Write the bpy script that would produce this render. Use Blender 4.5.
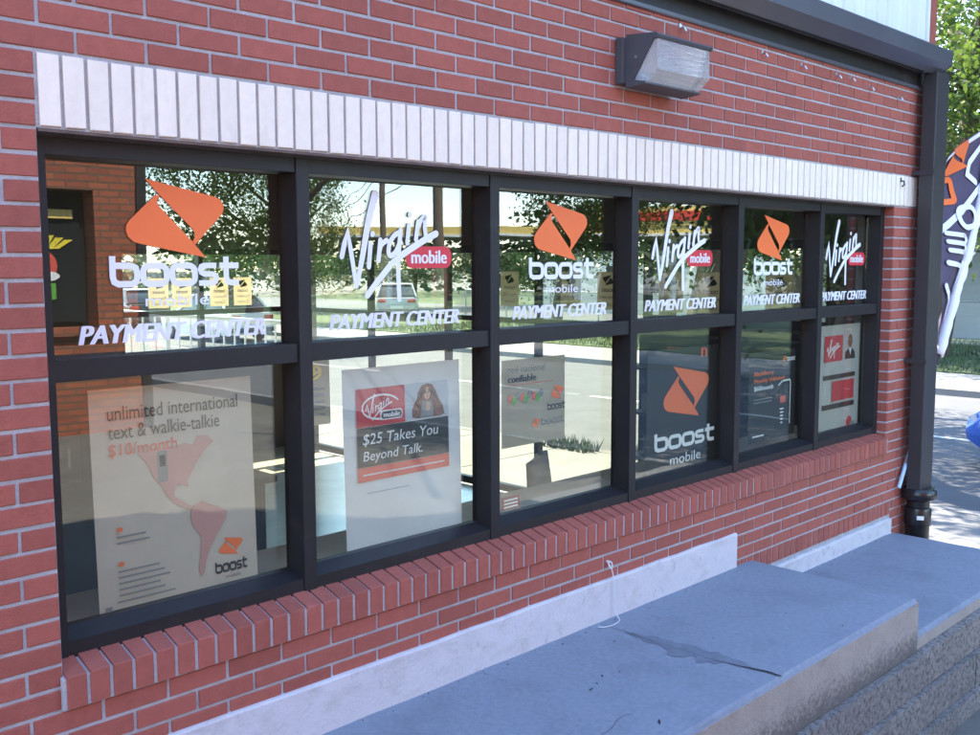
import bpy, bmesh, math, random
from mathutils import Vector, Matrix
R = math.radians
random.seed(7)
scn = bpy.context.scene
for o in list(bpy.data.objects): bpy.data.objects.remove(o)
C = scn.collection

# ------------------------------------------------------------------ camera
CAM = Vector((-1.0705, -2.7818, 1.6268)); F_PX = 998.87
YAW, PITCH, ROLL = R(44.941), R(5.950), R(-0.133)
_f = Vector((math.sin(YAW)*math.cos(PITCH), math.cos(YAW)*math.cos(PITCH), -math.sin(PITCH)))
_r0 = Vector((math.cos(YAW), -math.sin(YAW), 0)); _u0 = _r0.cross(_f)
_r = _r0*math.cos(ROLL) + _u0*math.sin(ROLL); _u = _u0*math.cos(ROLL) - _r0*math.sin(ROLL)
cd = bpy.data.cameras.new('camera'); cam = bpy.data.objects.new('camera', cd); C.objects.link(cam)
cam.matrix_world = Matrix(((_r.x, _u.x, -_f.x, CAM.x), (_r.y, _u.y, -_f.y, CAM.y), (_r.z, _u.z, -_f.z, CAM.z), (0, 0, 0, 1)))
cd.sensor_width = 36; cd.lens = 36*F_PX/980; cd.clip_start = 0.05; cd.clip_end = 600
scn.camera = cam

# ------------------------------------------------------------------ world, sun, exposure
SUN_AZ, SUN_EL = R(2), R(57)
w = bpy.data.worlds.new('World'); scn.world = w; w.use_nodes = True
wn = w.node_tree; bg = wn.nodes['Background']
sky = wn.nodes.new('ShaderNodeTexSky'); sky.sky_type = 'NISHITA'; sky.sun_disc = False
sky.sun_elevation = SUN_EL; sky.sun_rotation = SUN_AZ; sky.air_density = 1.0; sky.dust_density = 0.2; sky.ozone_density = 3.0
wn.links.new(sky.outputs[0], bg.inputs[0]); bg.inputs[1].default_value = 0.15
sd = bpy.data.lights.new('sun', 'SUN'); sd.energy = 2.6; sd.angle = R(0.53); sd.color = (1, 0.93, 0.82)
so = bpy.data.objects.new('sun', sd); C.objects.link(so)
_s = Vector((math.sin(SUN_AZ)*math.cos(SUN_EL), math.cos(SUN_AZ)*math.cos(SUN_EL), math.sin(SUN_EL)))
so.rotation_euler = _s.to_track_quat('Z', 'Y').to_euler(); so.location = (0, 20, 40)
scn.view_settings.view_transform = 'Standard'; scn.view_settings.look = 'None'
scn.view_settings.gamma = 1; scn.view_settings.use_curve_mapping = False
scn.view_settings.exposure = 3.08
scn.cycles.transparent_max_bounces = 24; scn.cycles.max_bounces = 10

# ------------------------------------------------------------------ materials
MATS = {}
def nodes_of(name):
    m = bpy.data.materials.new(name); m.use_nodes = True; MATS[name] = m
    nt = m.node_tree; return m, nt, nt.nodes['Principled BSDF']
def setin(n, **k):
    for a, v in k.items(): n.inputs[a.replace('_', ' ')].default_value = v
def mat(name, col, rough=0.6, var=0.12, scale=8.0, bump=0.0, bscale=60.0, metal=0.0, objvar=0.0, detail=6, spec=0.5, streak=None):
    """plain procedural surface: colour with soft noise mottling, optional per-object and per-island variation, optional bump"""
    m, nt, b = nodes_of(name); N, L = nt.nodes, nt.links
    tc = N.new('ShaderNodeTexCoord'); geo = N.new('ShaderNodeNewGeometry')
    nz = N.new('ShaderNodeTexNoise'); setin(nz, Scale=scale, Detail=detail, Roughness=0.6)
    L.new(geo.outputs['Position'], nz.inputs['Vector'])
    mr = N.new('ShaderNodeMapRange'); setin(mr, From_Min=0.25, From_Max=0.75, To_Min=1-var, To_Max=1+var)
    L.new(nz.outputs['Fac'], mr.inputs['Value'])
    val = mr.outputs['Result']
    if objvar:
        oi = N.new('ShaderNodeObjectInfo')
        ad = N.new('ShaderNodeMath'); ad.operation = 'ADD'
        L.new(oi.outputs['Random'], ad.inputs[0]); L.new(geo.outputs['Random Per Island'], ad.inputs[1])
        fr = N.new('ShaderNodeMath'); fr.operation = 'FRACT'; L.new(ad.outputs[0], fr.inputs[0])
        m2 = N.new('ShaderNodeMapRange'); setin(m2, To_Min=1-objvar, To_Max=1+objvar); L.new(fr.outputs[0], m2.inputs['Value'])
        mu = N.new('ShaderNodeMath'); mu.operation = 'MULTIPLY'; L.new(val, mu.inputs[0]); L.new(m2.outputs['Result'], mu.inputs[1])
        val = mu.outputs[0]
    mx = N.new('ShaderNodeVectorMath'); mx.operation = 'SCALE'; mx.inputs[0].default_value = col[:3]
    L.new(val, mx.inputs['Scale']); L.new(mx.outputs[0], b.inputs['Base Color'])
    setin(b, Roughness=rough, Metallic=metal); b.inputs['Specular IOR Level'].default_value = spec
    if bump:
        n2 = N.new('ShaderNodeTexNoise'); setin(n2, Scale=bscale, Detail=5); L.new(geo.outputs['Position'], n2.inputs['Vector'])
        bp = N.new('ShaderNodeBump'); setin(bp, Strength=bump, Distance=0.01); L.new(n2.outputs['Fac'], bp.inputs['Height'])
        L.new(bp.outputs[0], b.inputs['Normal'])
    return m
def stain(m, col, scale, lo, hi, stretch=(1, 1, 1), amount=1.0):
    """blotches of another colour laid over an existing mat"""
    nt = m.node_tree; N, L = nt.nodes, nt.links; b = N['Principled BSDF']
    src = b.inputs['Base Color'].links[0].from_socket
    geo = N.new('ShaderNodeNewGeometry'); mp = N.new('ShaderNodeMapping'); mp.inputs['Scale'].default_value = stretch
    L.new(geo.outputs['Position'], mp.inputs['Vector'])
    nz = N.new('ShaderNodeTexNoise'); setin(nz, Scale=scale, Detail=8, Roughness=0.65); L.new(mp.outputs[0], nz.inputs['Vector'])
    mr = N.new('ShaderNodeMapRange'); setin(mr, From_Min=lo, From_Max=hi, To_Max=amount); L.new(nz.outputs['Fac'], mr.inputs['Value'])
    mx = N.new('ShaderNodeMix'); mx.data_type = 'RGBA'; L.new(mr.outputs['Result'], mx.inputs['Factor'])
    L.new(src, mx.inputs['A']); mx.inputs['B'].default_value = (*col, 1); L.new(mx.outputs['Result'], b.inputs['Base Color'])
    return m

mat('brick', (0.310, 0.083, 0.056), 0.75, 0.13, 24, 0.25, 140, objvar=0.11)
stain(MATS['brick'], (0.13, 0.035, 0.032), 30, 0.58, 0.78, amount=0.45)
stain(MATS['brick'], (0.40, 0.23, 0.19), 12, 0.62, 0.86, (1, 1, 1), 0.45)
mat('white_brick', (0.80, 0.71, 0.585), 0.7, 0.05, 30, 0.2, 180, objvar=0.035)
stain(MATS['white_brick'], (0.45, 0.40, 0.34), 14, 0.55, 0.80, (1, 1, 0.2), 0.45)
mat('lintel_mortar', (0.17, 0.16, 0.15), 0.9, 0.2, 20, 0.4, 160)
mat('mortar', (0.38, 0.37, 0.375), 0.9, 0.18, 18, 0.5, 160)
mat('bronze_frame', (0.018, 0.017, 0.018), 0.45, 0.15, 6, 0.05, 200, spec=0.28)
stain(MATS['bronze_frame'], (0.055, 0.050, 0.044), 7, 0.55, 0.85, (1, 1, 1.5), 0.5)
mat('bronze_trim', (0.034, 0.032, 0.034), 0.42, 0.12, 5, 0.05, 200)
mat('gutter_paint', (0.082, 0.086, 0.100), 0.28, 0.12, 4, 0.04, 90)
mat('siding', (0.66, 0.69, 0.72), 0.45, 0.05, 3, 0.03, 60, objvar=0.03)
mat('parge', (0.55, 0.53, 0.53), 0.85, 0.08, 7, 0.35, 70)
stain(MATS['parge'], (0.34, 0.31, 0.28), 7, 0.50, 0.74, (1, 1, 1.5), 0.65)
stain(MATS['parge'], (0.22, 0.195, 0.17), 26, 0.60, 0.74, (1, 1, 0.6), 0.6)
mat('concrete', (0.240, 0.268, 0.312), 0.95, 0.14, 42, 0.6, 300, detail=10)  # base tinted blue to carry part of the skylight on the slab tops
stain(MATS['concrete'], (0.15, 0.165, 0.19), 2.6, 0.50, 0.74, (1, 1, 1), 0.55)
stain(MATS['concrete'], (0.29, 0.30, 0.32), 7, 0.58, 0.78, (1, 1, 1), 0.5)
mat('cap_face', (0.33, 0.285, 0.245), 0.9, 0.12, 9, 0.5, 120)
stain(MATS['cap_face'], (0.16, 0.14, 0.125), 14, 0.56, 0.74, (1, 1, 1), 0.5)
def low_speckle(m, col, ztop, zlow):
    """ragged dark speckle, growing denser towards the bottom of the slab faces"""
    nt = m.node_tree; N, L = nt.nodes, nt.links; b = N['Principled BSDF']; src = b.inputs['Base Color'].links[0].from_socket
    geo = N.new('ShaderNodeNewGeometry'); sx = N.new('ShaderNodeSeparateXYZ'); L.new(geo.outputs['Position'], sx.inputs[0])
    mr = N.new('ShaderNodeMapRange'); setin(mr, From_Min=ztop, From_Max=zlow, To_Min=-0.30, To_Max=0.22); L.new(sx.outputs['Z'], mr.inputs['Value'])
    nz = N.new('ShaderNodeTexNoise'); setin(nz, Scale=44.0, Detail=12, Roughness=0.8); L.new(geo.outputs['Position'], nz.inputs['Vector'])
    ad = N.new('ShaderNodeMath'); L.new(mr.outputs['Result'], ad.inputs[0]); L.new(nz.outputs['Fac'], ad.inputs[1])
    m2 = N.new('ShaderNodeMapRange'); setin(m2, From_Min=0.44, From_Max=0.66, To_Max=0.8); L.new(ad.outputs[0], m2.inputs['Value'])
    mx = N.new('ShaderNodeMix'); mx.data_type = 'RGBA'; L.new(m2.outputs['Result'], mx.inputs['Factor']); L.new(src, mx.inputs['A']); mx.inputs['B'].default_value = (*col, 1); L.new(mx.outputs['Result'], b.inputs['Base Color'])
MATS['cap_face_plain'] = MATS['cap_face'].copy()
low_speckle(MATS['cap_face'], (0.075, 0.068, 0.062), -0.02, -0.27)  # dark speckle thickens towards the foot of the faces
mat('split_block', (0.22, 0.195, 0.172), 0.95, 0.25, 22, 0.35, 90, objvar=0.10)
stain(MATS['split_block'], (0.045, 0.040, 0.037), 40, 0.46, 0.64, (1, 1, 1), 0.8)
mat('wet_stain', (0.155, 0.174, 0.206), 0.8, 0.2, 20, 0.2, 100)
mat('crack', (0.025, 0.025, 0.027), 0.9, 0.2, 40)
mat('asphalt', (0.125, 0.115, 0.095), 0.9, 0.25, 3, 0.4, 120)
stain(MATS['asphalt'], (0.19, 0.175, 0.145), 0.9, 0.5, 0.75, (1, 1, 1), 0.7)
mat('street_asphalt', (0.115, 0.115, 0.117), 0.9, 0.16, 2, 0.4, 120)
stain(MATS['street_asphalt'], (0.09, 0.09, 0.092), 0.7, 0.5, 0.7, (3, 0.3, 1), 0.6)
mat('sidewalk', (0.20, 0.196, 0.188), 0.9, 0.12, 3, 0.3, 120, objvar=0.06)
mat('grass', (0.060, 0.082, 0.026), 0.9, 0.35, 2.5, 0.6, 40)
mat('grass_blade', (0.068, 0.100, 0.028), 0.8, 0.3, 1.5, objvar=0.35)
mat('line_paint', (0.62, 0.60, 0.55), 0.8, 0.25, 9)
mat('black_pvc', (0.012, 0.012, 0.013), 0.28, 0.1, 20)
mat('white_label', (0.75, 0.75, 0.75), 0.5, 0.03)
mat('steel', (0.62, 0.64, 0.68), 0.30, 0.08, 30, metal=0.9)
mat('blue_tube', (0.42, 0.58, 0.72), 0.35, 0.06, 20)
mat('white_wire', (0.62, 0.62, 0.62), 0.5, 0.05)
mat('housing', (0.060, 0.062, 0.070), 0.5, 0.12, 12, 0.1, 200)
mat('vinyl_white', (0.80, 0.82, 0.86), 0.5, 0.02)
mat('vinyl_orange', (0.86, 0.17, 0.035), 0.5, 0.03)
mat('vinyl_red', (0.62, 0.03, 0.045), 0.5, 0.03)
mat('ink_black', (0.012, 0.012, 0.014), 0.5, 0.03)
mat('ink_grey', (0.22, 0.22, 0.22), 0.6, 0.05)
mat('ink_pink', (0.50, 0.27, 0.24), 0.6, 0.08)
mat('ink_red', (0.50, 0.025, 0.04), 0.5, 0.05)
mat('ink_orange', (0.80, 0.16, 0.035), 0.5, 0.04)
mat('ink_salmon', (0.66, 0.10, 0.07), 0.5, 0.08)
mat('ink_white', (0.80, 0.80, 0.82), 0.5, 0.02)
mat('ink_skin', (0.55, 0.32, 0.23), 0.6, 0.15, 60)
mat('ink_hair', (0.16, 0.055, 0.028), 0.6, 0.35, 90)
mat('ink_auburn', (0.30, 0.11, 0.05), 0.6, 0.3, 90)
mat('ink_tan', (0.42, 0.23, 0.16), 0.6, 0.1)
mat('ink_backdrop', (0.42, 0.46, 0.52), 0.6, 0.06)
mat('ink_yellow', (0.75, 0.62, 0.06), 0.5, 0.05)
mat('ink_green', (0.12, 0.38, 0.06), 0.5, 0.05)
mat('ink_maroon', (0.22, 0.03, 0.06), 0.5, 0.05)
mat('black_board', (0.010, 0.011, 0.013), 0.45, 0.08, 5)
mat('navy_panel', (0.012, 0.013, 0.018), 0.5, 0.1, 5)
mat('interior_wall', (0.10, 0.09, 0.08), 0.9, 0.08, 3)
mat('ceiling_tile', (0.40, 0.39, 0.37), 0.9, 0.06, 6)
mat('floor_tile', (0.55, 0.51, 0.43), 0.22, 0.14, 3)
mat('laminate', (0.50, 0.36, 0.29), 0.5, 0.08, 12)
mat('counter_dark', (0.05, 0.045, 0.045), 0.4, 0.1, 8)
mat('grey_fabric', (0.10, 0.10, 0.105), 0.9, 0.1, 60)
mat('chair_back', (0.33, 0.32, 0.31), 0.6, 0.06, 20)
mat('bark', (0.10, 0.075, 0.055), 0.95, 0.3, 14, 0.8, 40)
mat('white_rail', (0.78, 0.78, 0.76), 0.5, 0.04)
mat('galvanised', (0.42, 0.43, 0.44), 0.45, 0.1, 30, metal=0.6)
mat('house_grey', (0.40, 0.43, 0.45), 0.7, 0.06, 4)
mat('house_cream', (0.62, 0.58, 0.50), 0.7, 0.06, 4)
mat('roof_shingle', (0.10, 0.085, 0.08), 0.95, 0.25, 12, 0.4, 60)
mat('window_dark', (0.020, 0.024, 0.028), 0.12, 0.1)
mat('canopy_yellow', (0.78, 0.58, 0.18), 0.5, 0.05)
mat('canopy_red', (0.65, 0.05, 0.03), 0.5, 0.05)
mat('pole_wood', (0.15, 0.115, 0.085), 0.9, 0.25, 10, 0.4, 60)
mat('cable', (0.02, 0.02, 0.02), 0.6, 0.05)
mat('tyre', (0.018, 0.018, 0.018), 0.85, 0.1)
mat('rim', (0.45, 0.45, 0.47), 0.35, 0.05, metal=0.8)
mat('tail_light', (0.45, 0.02, 0.02), 0.2, 0.05)
mat('lamp_light', (0.75, 0.75, 0.72), 0.15, 0.03)
for nm, c in (('car_silver', (0.42, 0.43, 0.45)), ('car_white', (0.72, 0.72, 0.70)), ('car_blue', (0.015, 0.11, 0.50)), ('car_dark', (0.035, 0.04, 0.05)), ('car_red', (0.30, 0.03, 0.03))):
    m = mat(nm, c, 0.3, 0.03); m.node_tree.nodes['Principled BSDF'].inputs['Coat Weight'].default_value = 0.7
mat('banner_dark', (0.075, 0.055, 0.095), 0.65, 0.15, 9)
mat('banner_white', (0.78, 0.76, 0.80), 0.7, 0.04)

def glass_mat(name, r0, tint):
    """thin window glass: mirror reflection rising towards grazing angles, the rest passes straight through"""
    m = bpy.data.materials.new(name); m.use_nodes = True; MATS[name] = m; nt = m.node_tree; N, L = nt.nodes, nt.links
    N.remove(N['Principled BSDF']); out = N['Material Output']
    lw = N.new('ShaderNodeLayerWeight'); lw.inputs['Blend'].default_value = 0.5
    pw = N.new('ShaderNodeMath'); pw.operation = 'POWER'; pw.inputs[1].default_value = 4.0
    L.new(lw.outputs['Facing'], pw.inputs[0])
    mr = N.new('ShaderNodeMapRange'); setin(mr, To_Min=r0, To_Max=0.9); L.new(pw.outputs[0], mr.inputs['Value'])
    tr = N.new('ShaderNodeBsdfTransparent'); tr.inputs[0].default_value = (*tint, 1)
    gl = N.new('ShaderNodeBsdfGlossy'); setin(gl, Roughness=0.0); gl.inputs['Color'].default_value = (1, 1, 1, 1)
    geo = N.new('ShaderNodeNewGeometry'); nz = N.new('ShaderNodeTexNoise'); setin(nz, Scale=2.2, Detail=1); L.new(geo.outputs['Position'], nz.inputs['Vector'])
    bp = N.new('ShaderNodeBump'); setin(bp, Strength=0.055, Distance=0.012); L.new(nz.outputs['Fac'], bp.inputs['Height']); L.new(bp.outputs[0], gl.inputs['Normal'])
    mx = N.new('ShaderNodeMixShader'); L.new(mr.outputs['Result'], mx.inputs[0]); L.new(tr.outputs[0], mx.inputs[1]); L.new(gl.outputs[0], mx.inputs[2])
    L.new(mx.outputs[0], out.inputs['Surface']); return m
glass_mat('shop_glass', 0.080, (0.93, 0.95, 0.90))
glass_mat('far_glass', 0.03, (0.95, 0.95, 0.88))

def thin_mat(name, col, trans, rough=0.7, objvar=0.0, var=0.08, scale=4):
    m = mat(name, col, rough, var, scale, objvar=objvar); nt = m.node_tree; N, L = nt.nodes, nt.links; b = N['Principled BSDF']
    t = N.new('ShaderNodeBsdfTranslucent'); L.new(b.inputs['Base Color'].links[0].from_socket, t.inputs['Color'])
    mx = N.new('ShaderNodeMixShader'); mx.inputs[0].default_value = trans
    L.new(b.outputs[0], mx.inputs[1]); L.new(t.outputs[0], mx.inputs[2]); L.new(mx.outputs[0], N['Material Output'].inputs['Surface']); return m
thin_mat('paper_white', (0.86, 0.88, 0.92), 0.3)
thin_mat('paper_grey', (0.52, 0.51, 0.50), 0.2)
thin_mat('paper_beige', (0.62, 0.54, 0.46), 0.2)
thin_mat('paper_tan', (0.80, 0.71, 0.55), 0.6)
thin_mat('leaf_green', (0.062, 0.105, 0.022), 0.45, 0.6, objvar=0.4, var=0.3, scale=0.7)
thin_mat('leaf_bright', (0.125, 0.185, 0.030), 0.55, 0.55, objvar=0.4, var=0.3, scale=0.7)
thin_mat('leaf_dark', (0.035, 0.066, 0.020), 0.35, 0.6, objvar=0.4, var=0.3, scale=0.7)

m, nt, b = nodes_of('prismatic_lens')
setin(b, Roughness=0.10); b.inputs['Base Color'].default_value = (0.90, 0.91, 0.92, 1); b.inputs['Transmission Weight'].default_value = 0.85; b.inputs['IOR'].default_value = 1.3
wv = nt.nodes.new('ShaderNodeTexWave'); setin(wv, Scale=38.0, Distortion=0.4); tcx = nt.nodes.new('ShaderNodeNewGeometry'); nt.links.new(tcx.outputs['Position'], wv.inputs['Vector'])
bp = nt.nodes.new('ShaderNodeBump'); setin(bp, Strength=0.35, Distance=0.004); nt.links.new(wv.outputs['Fac'], bp.inputs['Height']); nt.links.new(bp.outputs[0], b.inputs['Normal'])

m, nt, b = nodes_of('shop_brick')       # brick shop across the lot: courses too small to pick apart
geo = nt.nodes.new('ShaderNodeNewGeometry'); mp = nt.nodes.new('ShaderNodeCombineXYZ'); sp0 = nt.nodes.new('ShaderNodeSeparateXYZ')
bt = nt.nodes.new('ShaderNodeTexBrick'); setin(bt, Scale=1.0); bt.inputs['Brick Width'].default_value = 0.21; bt.inputs['Row Height'].default_value = 0.0677
bt.inputs['Mortar Size'].default_value = 0.010; bt.inputs['Color1'].default_value = (0.36, 0.105, 0.05, 1); bt.inputs['Color2'].default_value = (0.26, 0.07, 0.04, 1); bt.inputs['Mortar'].default_value = (0.13, 0.075, 0.05, 1)
nt.links.new(geo.outputs['Position'], sp0.inputs[0]); nt.links.new(sp0.outputs['X'], mp.inputs['X']); nt.links.new(sp0.outputs['Z'], mp.inputs['Y']); nt.links.new(mp.outputs[0], bt.inputs['Vector']); nt.links.new(bt.outputs['Color'], b.inputs['Base Color']); setin(b, Roughness=0.85)

# ------------------------------------------------------------------ mesh helpers
class MB:
    def __init__(s): s.v = []; s.f = []
    def add(s, vs, fs):
        n = len(s.v); s.v += [tuple(p) for p in vs]; s.f += [tuple(i+n for i in q) for q in fs]; return s
    def box(s, x0, x1, y0, y1, z0, z1):
        return s.add([(x0,y0,z0),(x1,y0,z0),(x1,y1,z0),(x0,y1,z0),(x0,y0,z1),(x1,y0,z1),(x1,y1,z1),(x0,y1,z1)],
                     [(0,3,2,1),(4,5,6,7),(0,1,5,4),(1,2,6,5),(2,3,7,6),(3,0,4,7)])
    def tube(s, pts, rad, n=8, cap=True):
        pts = [Vector(p) for p in pts]; rads = rad if isinstance(rad, (list, tuple)) else [rad]*len(pts)
        base = len(s.v); prev = None
        for i, p in enumerate(pts):
            d = (pts[min(i+1, len(pts)-1)] - pts[max(i-1, 0)]).normalized()
            a = Vector((0, 0, 1)) if abs(d.z) < 0.95 else Vector((1, 0, 0))
            if prev is None: u = d.cross(a).normalized()
            else: u = (prev - d*prev.dot(d)).normalized()
            prev = u; v = d.cross(u)
            for k in range(n):
                t = 2*math.pi*k/n; s.v.append(tuple(p + (u*math.cos(t)+v*math.sin(t))*rads[i]))
        for i in range(len(pts)-1):
            for k in range(n):
                a = base+i*n+k; b_ = base+i*n+(k+1) % n; s.f.append((a, b_, b_+n, a+n))
        if cap:
            s.f.append(tuple(base+k for k in range(n))[::-1]); s.f.append(tuple(base+(len(pts)-1)*n+k for k in range(n)))
        return s
    def lathe(s, prof, cx, cy, n=20):
        base = len(s.v)
        for (r, z) in prof:
            for k in range(n):
                t = 2*math.pi*k/n; s.v.append((cx+r*math.cos(t), cy+r*math.sin(t), z))
        for i in range(len(prof)-1):
            for k in range(n):
                a = base+i*n+k; b_ = base+i*n+(k+1) % n; s.f.append((a, b_, b_+n, a+n))
        s.f.append(tuple(base+k for k in range(n))[::-1]); s.f.append(tuple(base+(len(prof)-1)*n+k for k in range(n))); return s
    def prism_x(s, prof, x0, x1):
        n = len(prof); base = len(s.v)
        s.v += [(x0, y, z) for y, z in prof] + [(x1, y, z) for y, z in prof]
        for k in range(n): s.f.append((base+k, base+(k+1) % n, base+n+(k+1) % n, base+n+k))
        s.f.append(tuple(base+k for k in range(n))[::-1]); s.f.append(tuple(base+n+k for k in range(n))); return s
    def mesh(s, name):
        me = bpy.data.meshes.new(name); me.from_pydata(s.v, [], s.f); me.update()
        bm = bmesh.new(); bm.from_mesh(me); bmesh.ops.recalc_face_normals(bm, faces=bm.faces); bm.to_mesh(me); bm.free(); return me
    def build(s, name, m, parent=None, smooth=False, bevel=0.0, **k):
        me = s.mesh(name)
        if bevel:
            bm = bmesh.new(); bm.from_mesh(me)
            bmesh.ops.bevel(bm, geom=[e for e in bm.edges if len(e.link_faces) == 2 and e.calc_face_angle() > 0.5], offset=bevel, segments=2, affect='EDGES', profile=0.7)
            bm.to_mesh(me); bm.free()
        return link(name, me, m, parent, smooth, **k)
def link(name, me, m, parent=None, smooth=False, **k):
    if m:
        me.materials.clear(); me.materials.append(MATS[m] if isinstance(m, str) else m)
    if smooth:
        for p in me.polygons: p.use_smooth = True
        if smooth != True: me.set_sharp_from_angle(angle=R(smooth))
    o = bpy.data.objects.new(name, me); C.objects.link(o)
    if parent: o.parent = parent
    for a, b_ in k.items(): o[a] = b_
    return o
def empty(name, loc, label, category, group=None, rz=0):
    o = bpy.data.objects.new(name, None); C.objects.link(o); o.location = loc; o.rotation_euler = (0, 0, rz); o.empty_display_size = 0.1
    o['label'] = label; o['category'] = category
    if group: o['group'] = group
    return o
def part(name, me, m, parent, smooth=False, **k):
    """mesh given in world coordinates, parented to an empty that sits at its base"""
    o = link(name, me, m, parent, smooth, **k); o.matrix_parent_inverse = parent.matrix_basis.inverted() if parent.parent is None else (parent.parent.matrix_basis).inverted(); return o
def B(mb, name, m, parent=None, smooth=False, bevel=0.0, **k):
    o = mb.build(name, m, None, smooth, bevel, **k)
    if parent:
        o.parent = parent; o.matrix_parent_inverse = world_of(parent).inverted()
    return o
def world_of(o):
    mw = o.matrix_basis.copy()
    if o.parent: mw = world_of(o.parent) @ o.matrix_parent_inverse @ mw
    return mw
def inst(src_me, name, loc, parent, m=None, rot=(0, 0, 0)):
    o = bpy.data.objects.new(name, src_me); C.objects.link(o); o.location = loc; o.rotation_euler = rot
    if parent: o.parent = parent; o.matrix_parent_inverse = world_of(parent).inverted()
    return o
def cam_px(p):
    d = Vector(p) - CAM; z = d.dot(_f)
    if z < 0.1: return None
    return 490 + F_PX*d.dot(_r)/z, 367.5 - F_PX*d.dot(_u)/z, z

# flat print: polygons, strokes and text in a local (u right, v up) plane, then put on a wall plane
def poly(pts): return ([(x, y) for x, y in pts], [tuple(range(len(pts)))])
def ell(cx, cy, rx, ry, n=28): return poly([(cx+rx*math.cos(2*math.pi*k/n), cy+ry*math.sin(2*math.pi*k/n)) for k in range(n)])
def rrect(x0, y0, x1, y1, r, n=5):
    pts = []
    for cx, cy, a in ((x1-r, y0+r, -90), (x1-r, y1-r, 0), (x0+r, y1-r, 90), (x0+r, y0+r, 180)):
        for k in range(n+1):
            t = R(a+90*k/n); pts.append((cx+r*math.cos(t), cy+r*math.sin(t)))
    return poly(pts)
def catmull(pts, n=6):
    out = []; P = [Vector(p) for p in pts]
    for i in range(len(P)-1):
        p0, p1, p2, p3 = P[max(i-1, 0)], P[i], P[i+1], P[min(i+2, len(P)-1)]
        for k in range(n):
            t = k/n; out.append(0.5*((2*p1)+(p2-p0)*t+(2*p0-5*p1+4*p2-p3)*t*t+(3*p1-p0-3*p2+p3)*t**3))
    out.append(P[-1]); return [tuple(p) for p in out]
def stroke(pts, w0, w1=None, closed=False, round_=True, smooth=False):
    """a ribbon of width w0..w1 along pts with round caps and mitred corners, one polygon outline"""
    if smooth: pts = catmull(pts)
    w1 = w0 if w1 is None else w1; P = [Vector(p) for p in pts]; n = len(P); Lf, Rt = [], []
    for i in range(n):
        if closed: a, b_ = P[i-1], P[(i+1) % n]
        else: a, b_ = P[max(i-1, 0)], P[min(i+1, n-1)]
        d1 = (P[i]-a).normalized() if (P[i]-a).length > 1e-9 else None; d2 = (b_-P[i]).normalized() if (b_-P[i]).length > 1e-9 else None
        if d1 is None: d1 = d2
        if d2 is None: d2 = d1
        t = (d1+d2); t = t.normalized() if t.length > 1e-6 else d1
        nrm = Vector((-t.y, t.x)); c = max(0.45, abs(nrm.dot(Vector((-d1.y, d1.x))))); w = (w0+(w1-w0)*i/max(1, n-1))*0.5/c
        Lf.append(P[i]+nrm*w); Rt.append(P[i]-nrm*w)
    vs = [tuple(p) for p in Lf+Rt]; fs = []
    for i in range(n if closed else n-1): fs.append((i, n+i, n+(i+1) % n, (i+1) % n))
    if round_ and not closed:
        for e, wd in ((0, w0), (n-1, w1)):
            b0 = len(vs); vs += [(P[e].x+wd*0.5*math.cos(2*math.pi*k/12), P[e].y+wd*0.5*math.sin(2*math.pi*k/12)) for k in range(12)]; fs.append(tuple(b0+k for k in range(12)))
    return vs, fs
def ringrect(x0, y0, x1, y1, r, w): return stroke(rrect(x0, y0, x1, y1, r)[0], w, closed=True)
def join(*shapes):
    V, Fc = [], []
    for v, f in shapes:
        n = len(V); V += v; Fc += [tuple(i+n for i in q) for q in f]
    return V, Fc
def tf(shape, sx=1, sy=None, dx=0, dy=0, shear=0, rot=0):
    sy = sx if sy is None else sy; c, s = math.cos(rot), math.sin(rot); v = []
    for x, y in shape[0]:
        x, y = x*sx+y*sy*shear, y*sy; v.append((x*c-y*s+dx, x*s+y*c+dy))
    return v, shape[1]
_tc = {}
def text(s, bold=0.0):
    """text outline from Blender's built-in font, height about 1 (cap height ~0.73)"""
    if (s, bold) in _tc: return _tc[(s, bold)]
    cu = bpy.data.curves.new('t', 'FONT'); cu.body = s; cu.offset = bold; cu.resolution_u = 3; cu.fill_mode = 'FRONT'
    o = bpy.data.objects.new('t', cu); C.objects.link(o); dg = bpy.context.evaluated_depsgraph_get()
    me = bpy.data.meshes.new_from_object(o.evaluated_get(dg)); r = ([(v.co.x, v.co.y) for v in me.vertices], [tuple(p.vertices) for p in me.polygons])
    bpy.data.objects.remove(o); bpy.data.curves.remove(cu); bpy.data.meshes.remove(me); _tc[(s, bold)] = r; return r
def heavy(s, d=0.03, n=3):
    t = text(s); return join(*[tf(t, 1, dx=d*(k-(n-1)/2), dy=0.25*d*(k % 2)) for k in range(n)])
def fit(shape, x0, x1, y0, y1, shear=0):
    """scale a shape into a box (before shear)"""
    xs = [p[0] for p in shape[0]]; ys = [p[1] for p in shape[0]]; ax, bx, ay, by = min(xs), max(xs), min(ys), max(ys)
    sx, sy = (x1-x0)/(bx-ax), (y1-y0)/(by-ay); v = []
    for x, y in shape[0]:
        Y = (y-ay)*sy; v.append((x0+(x-ax)*sx+Y*shear, y0+Y))
    return v, shape[1]
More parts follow.
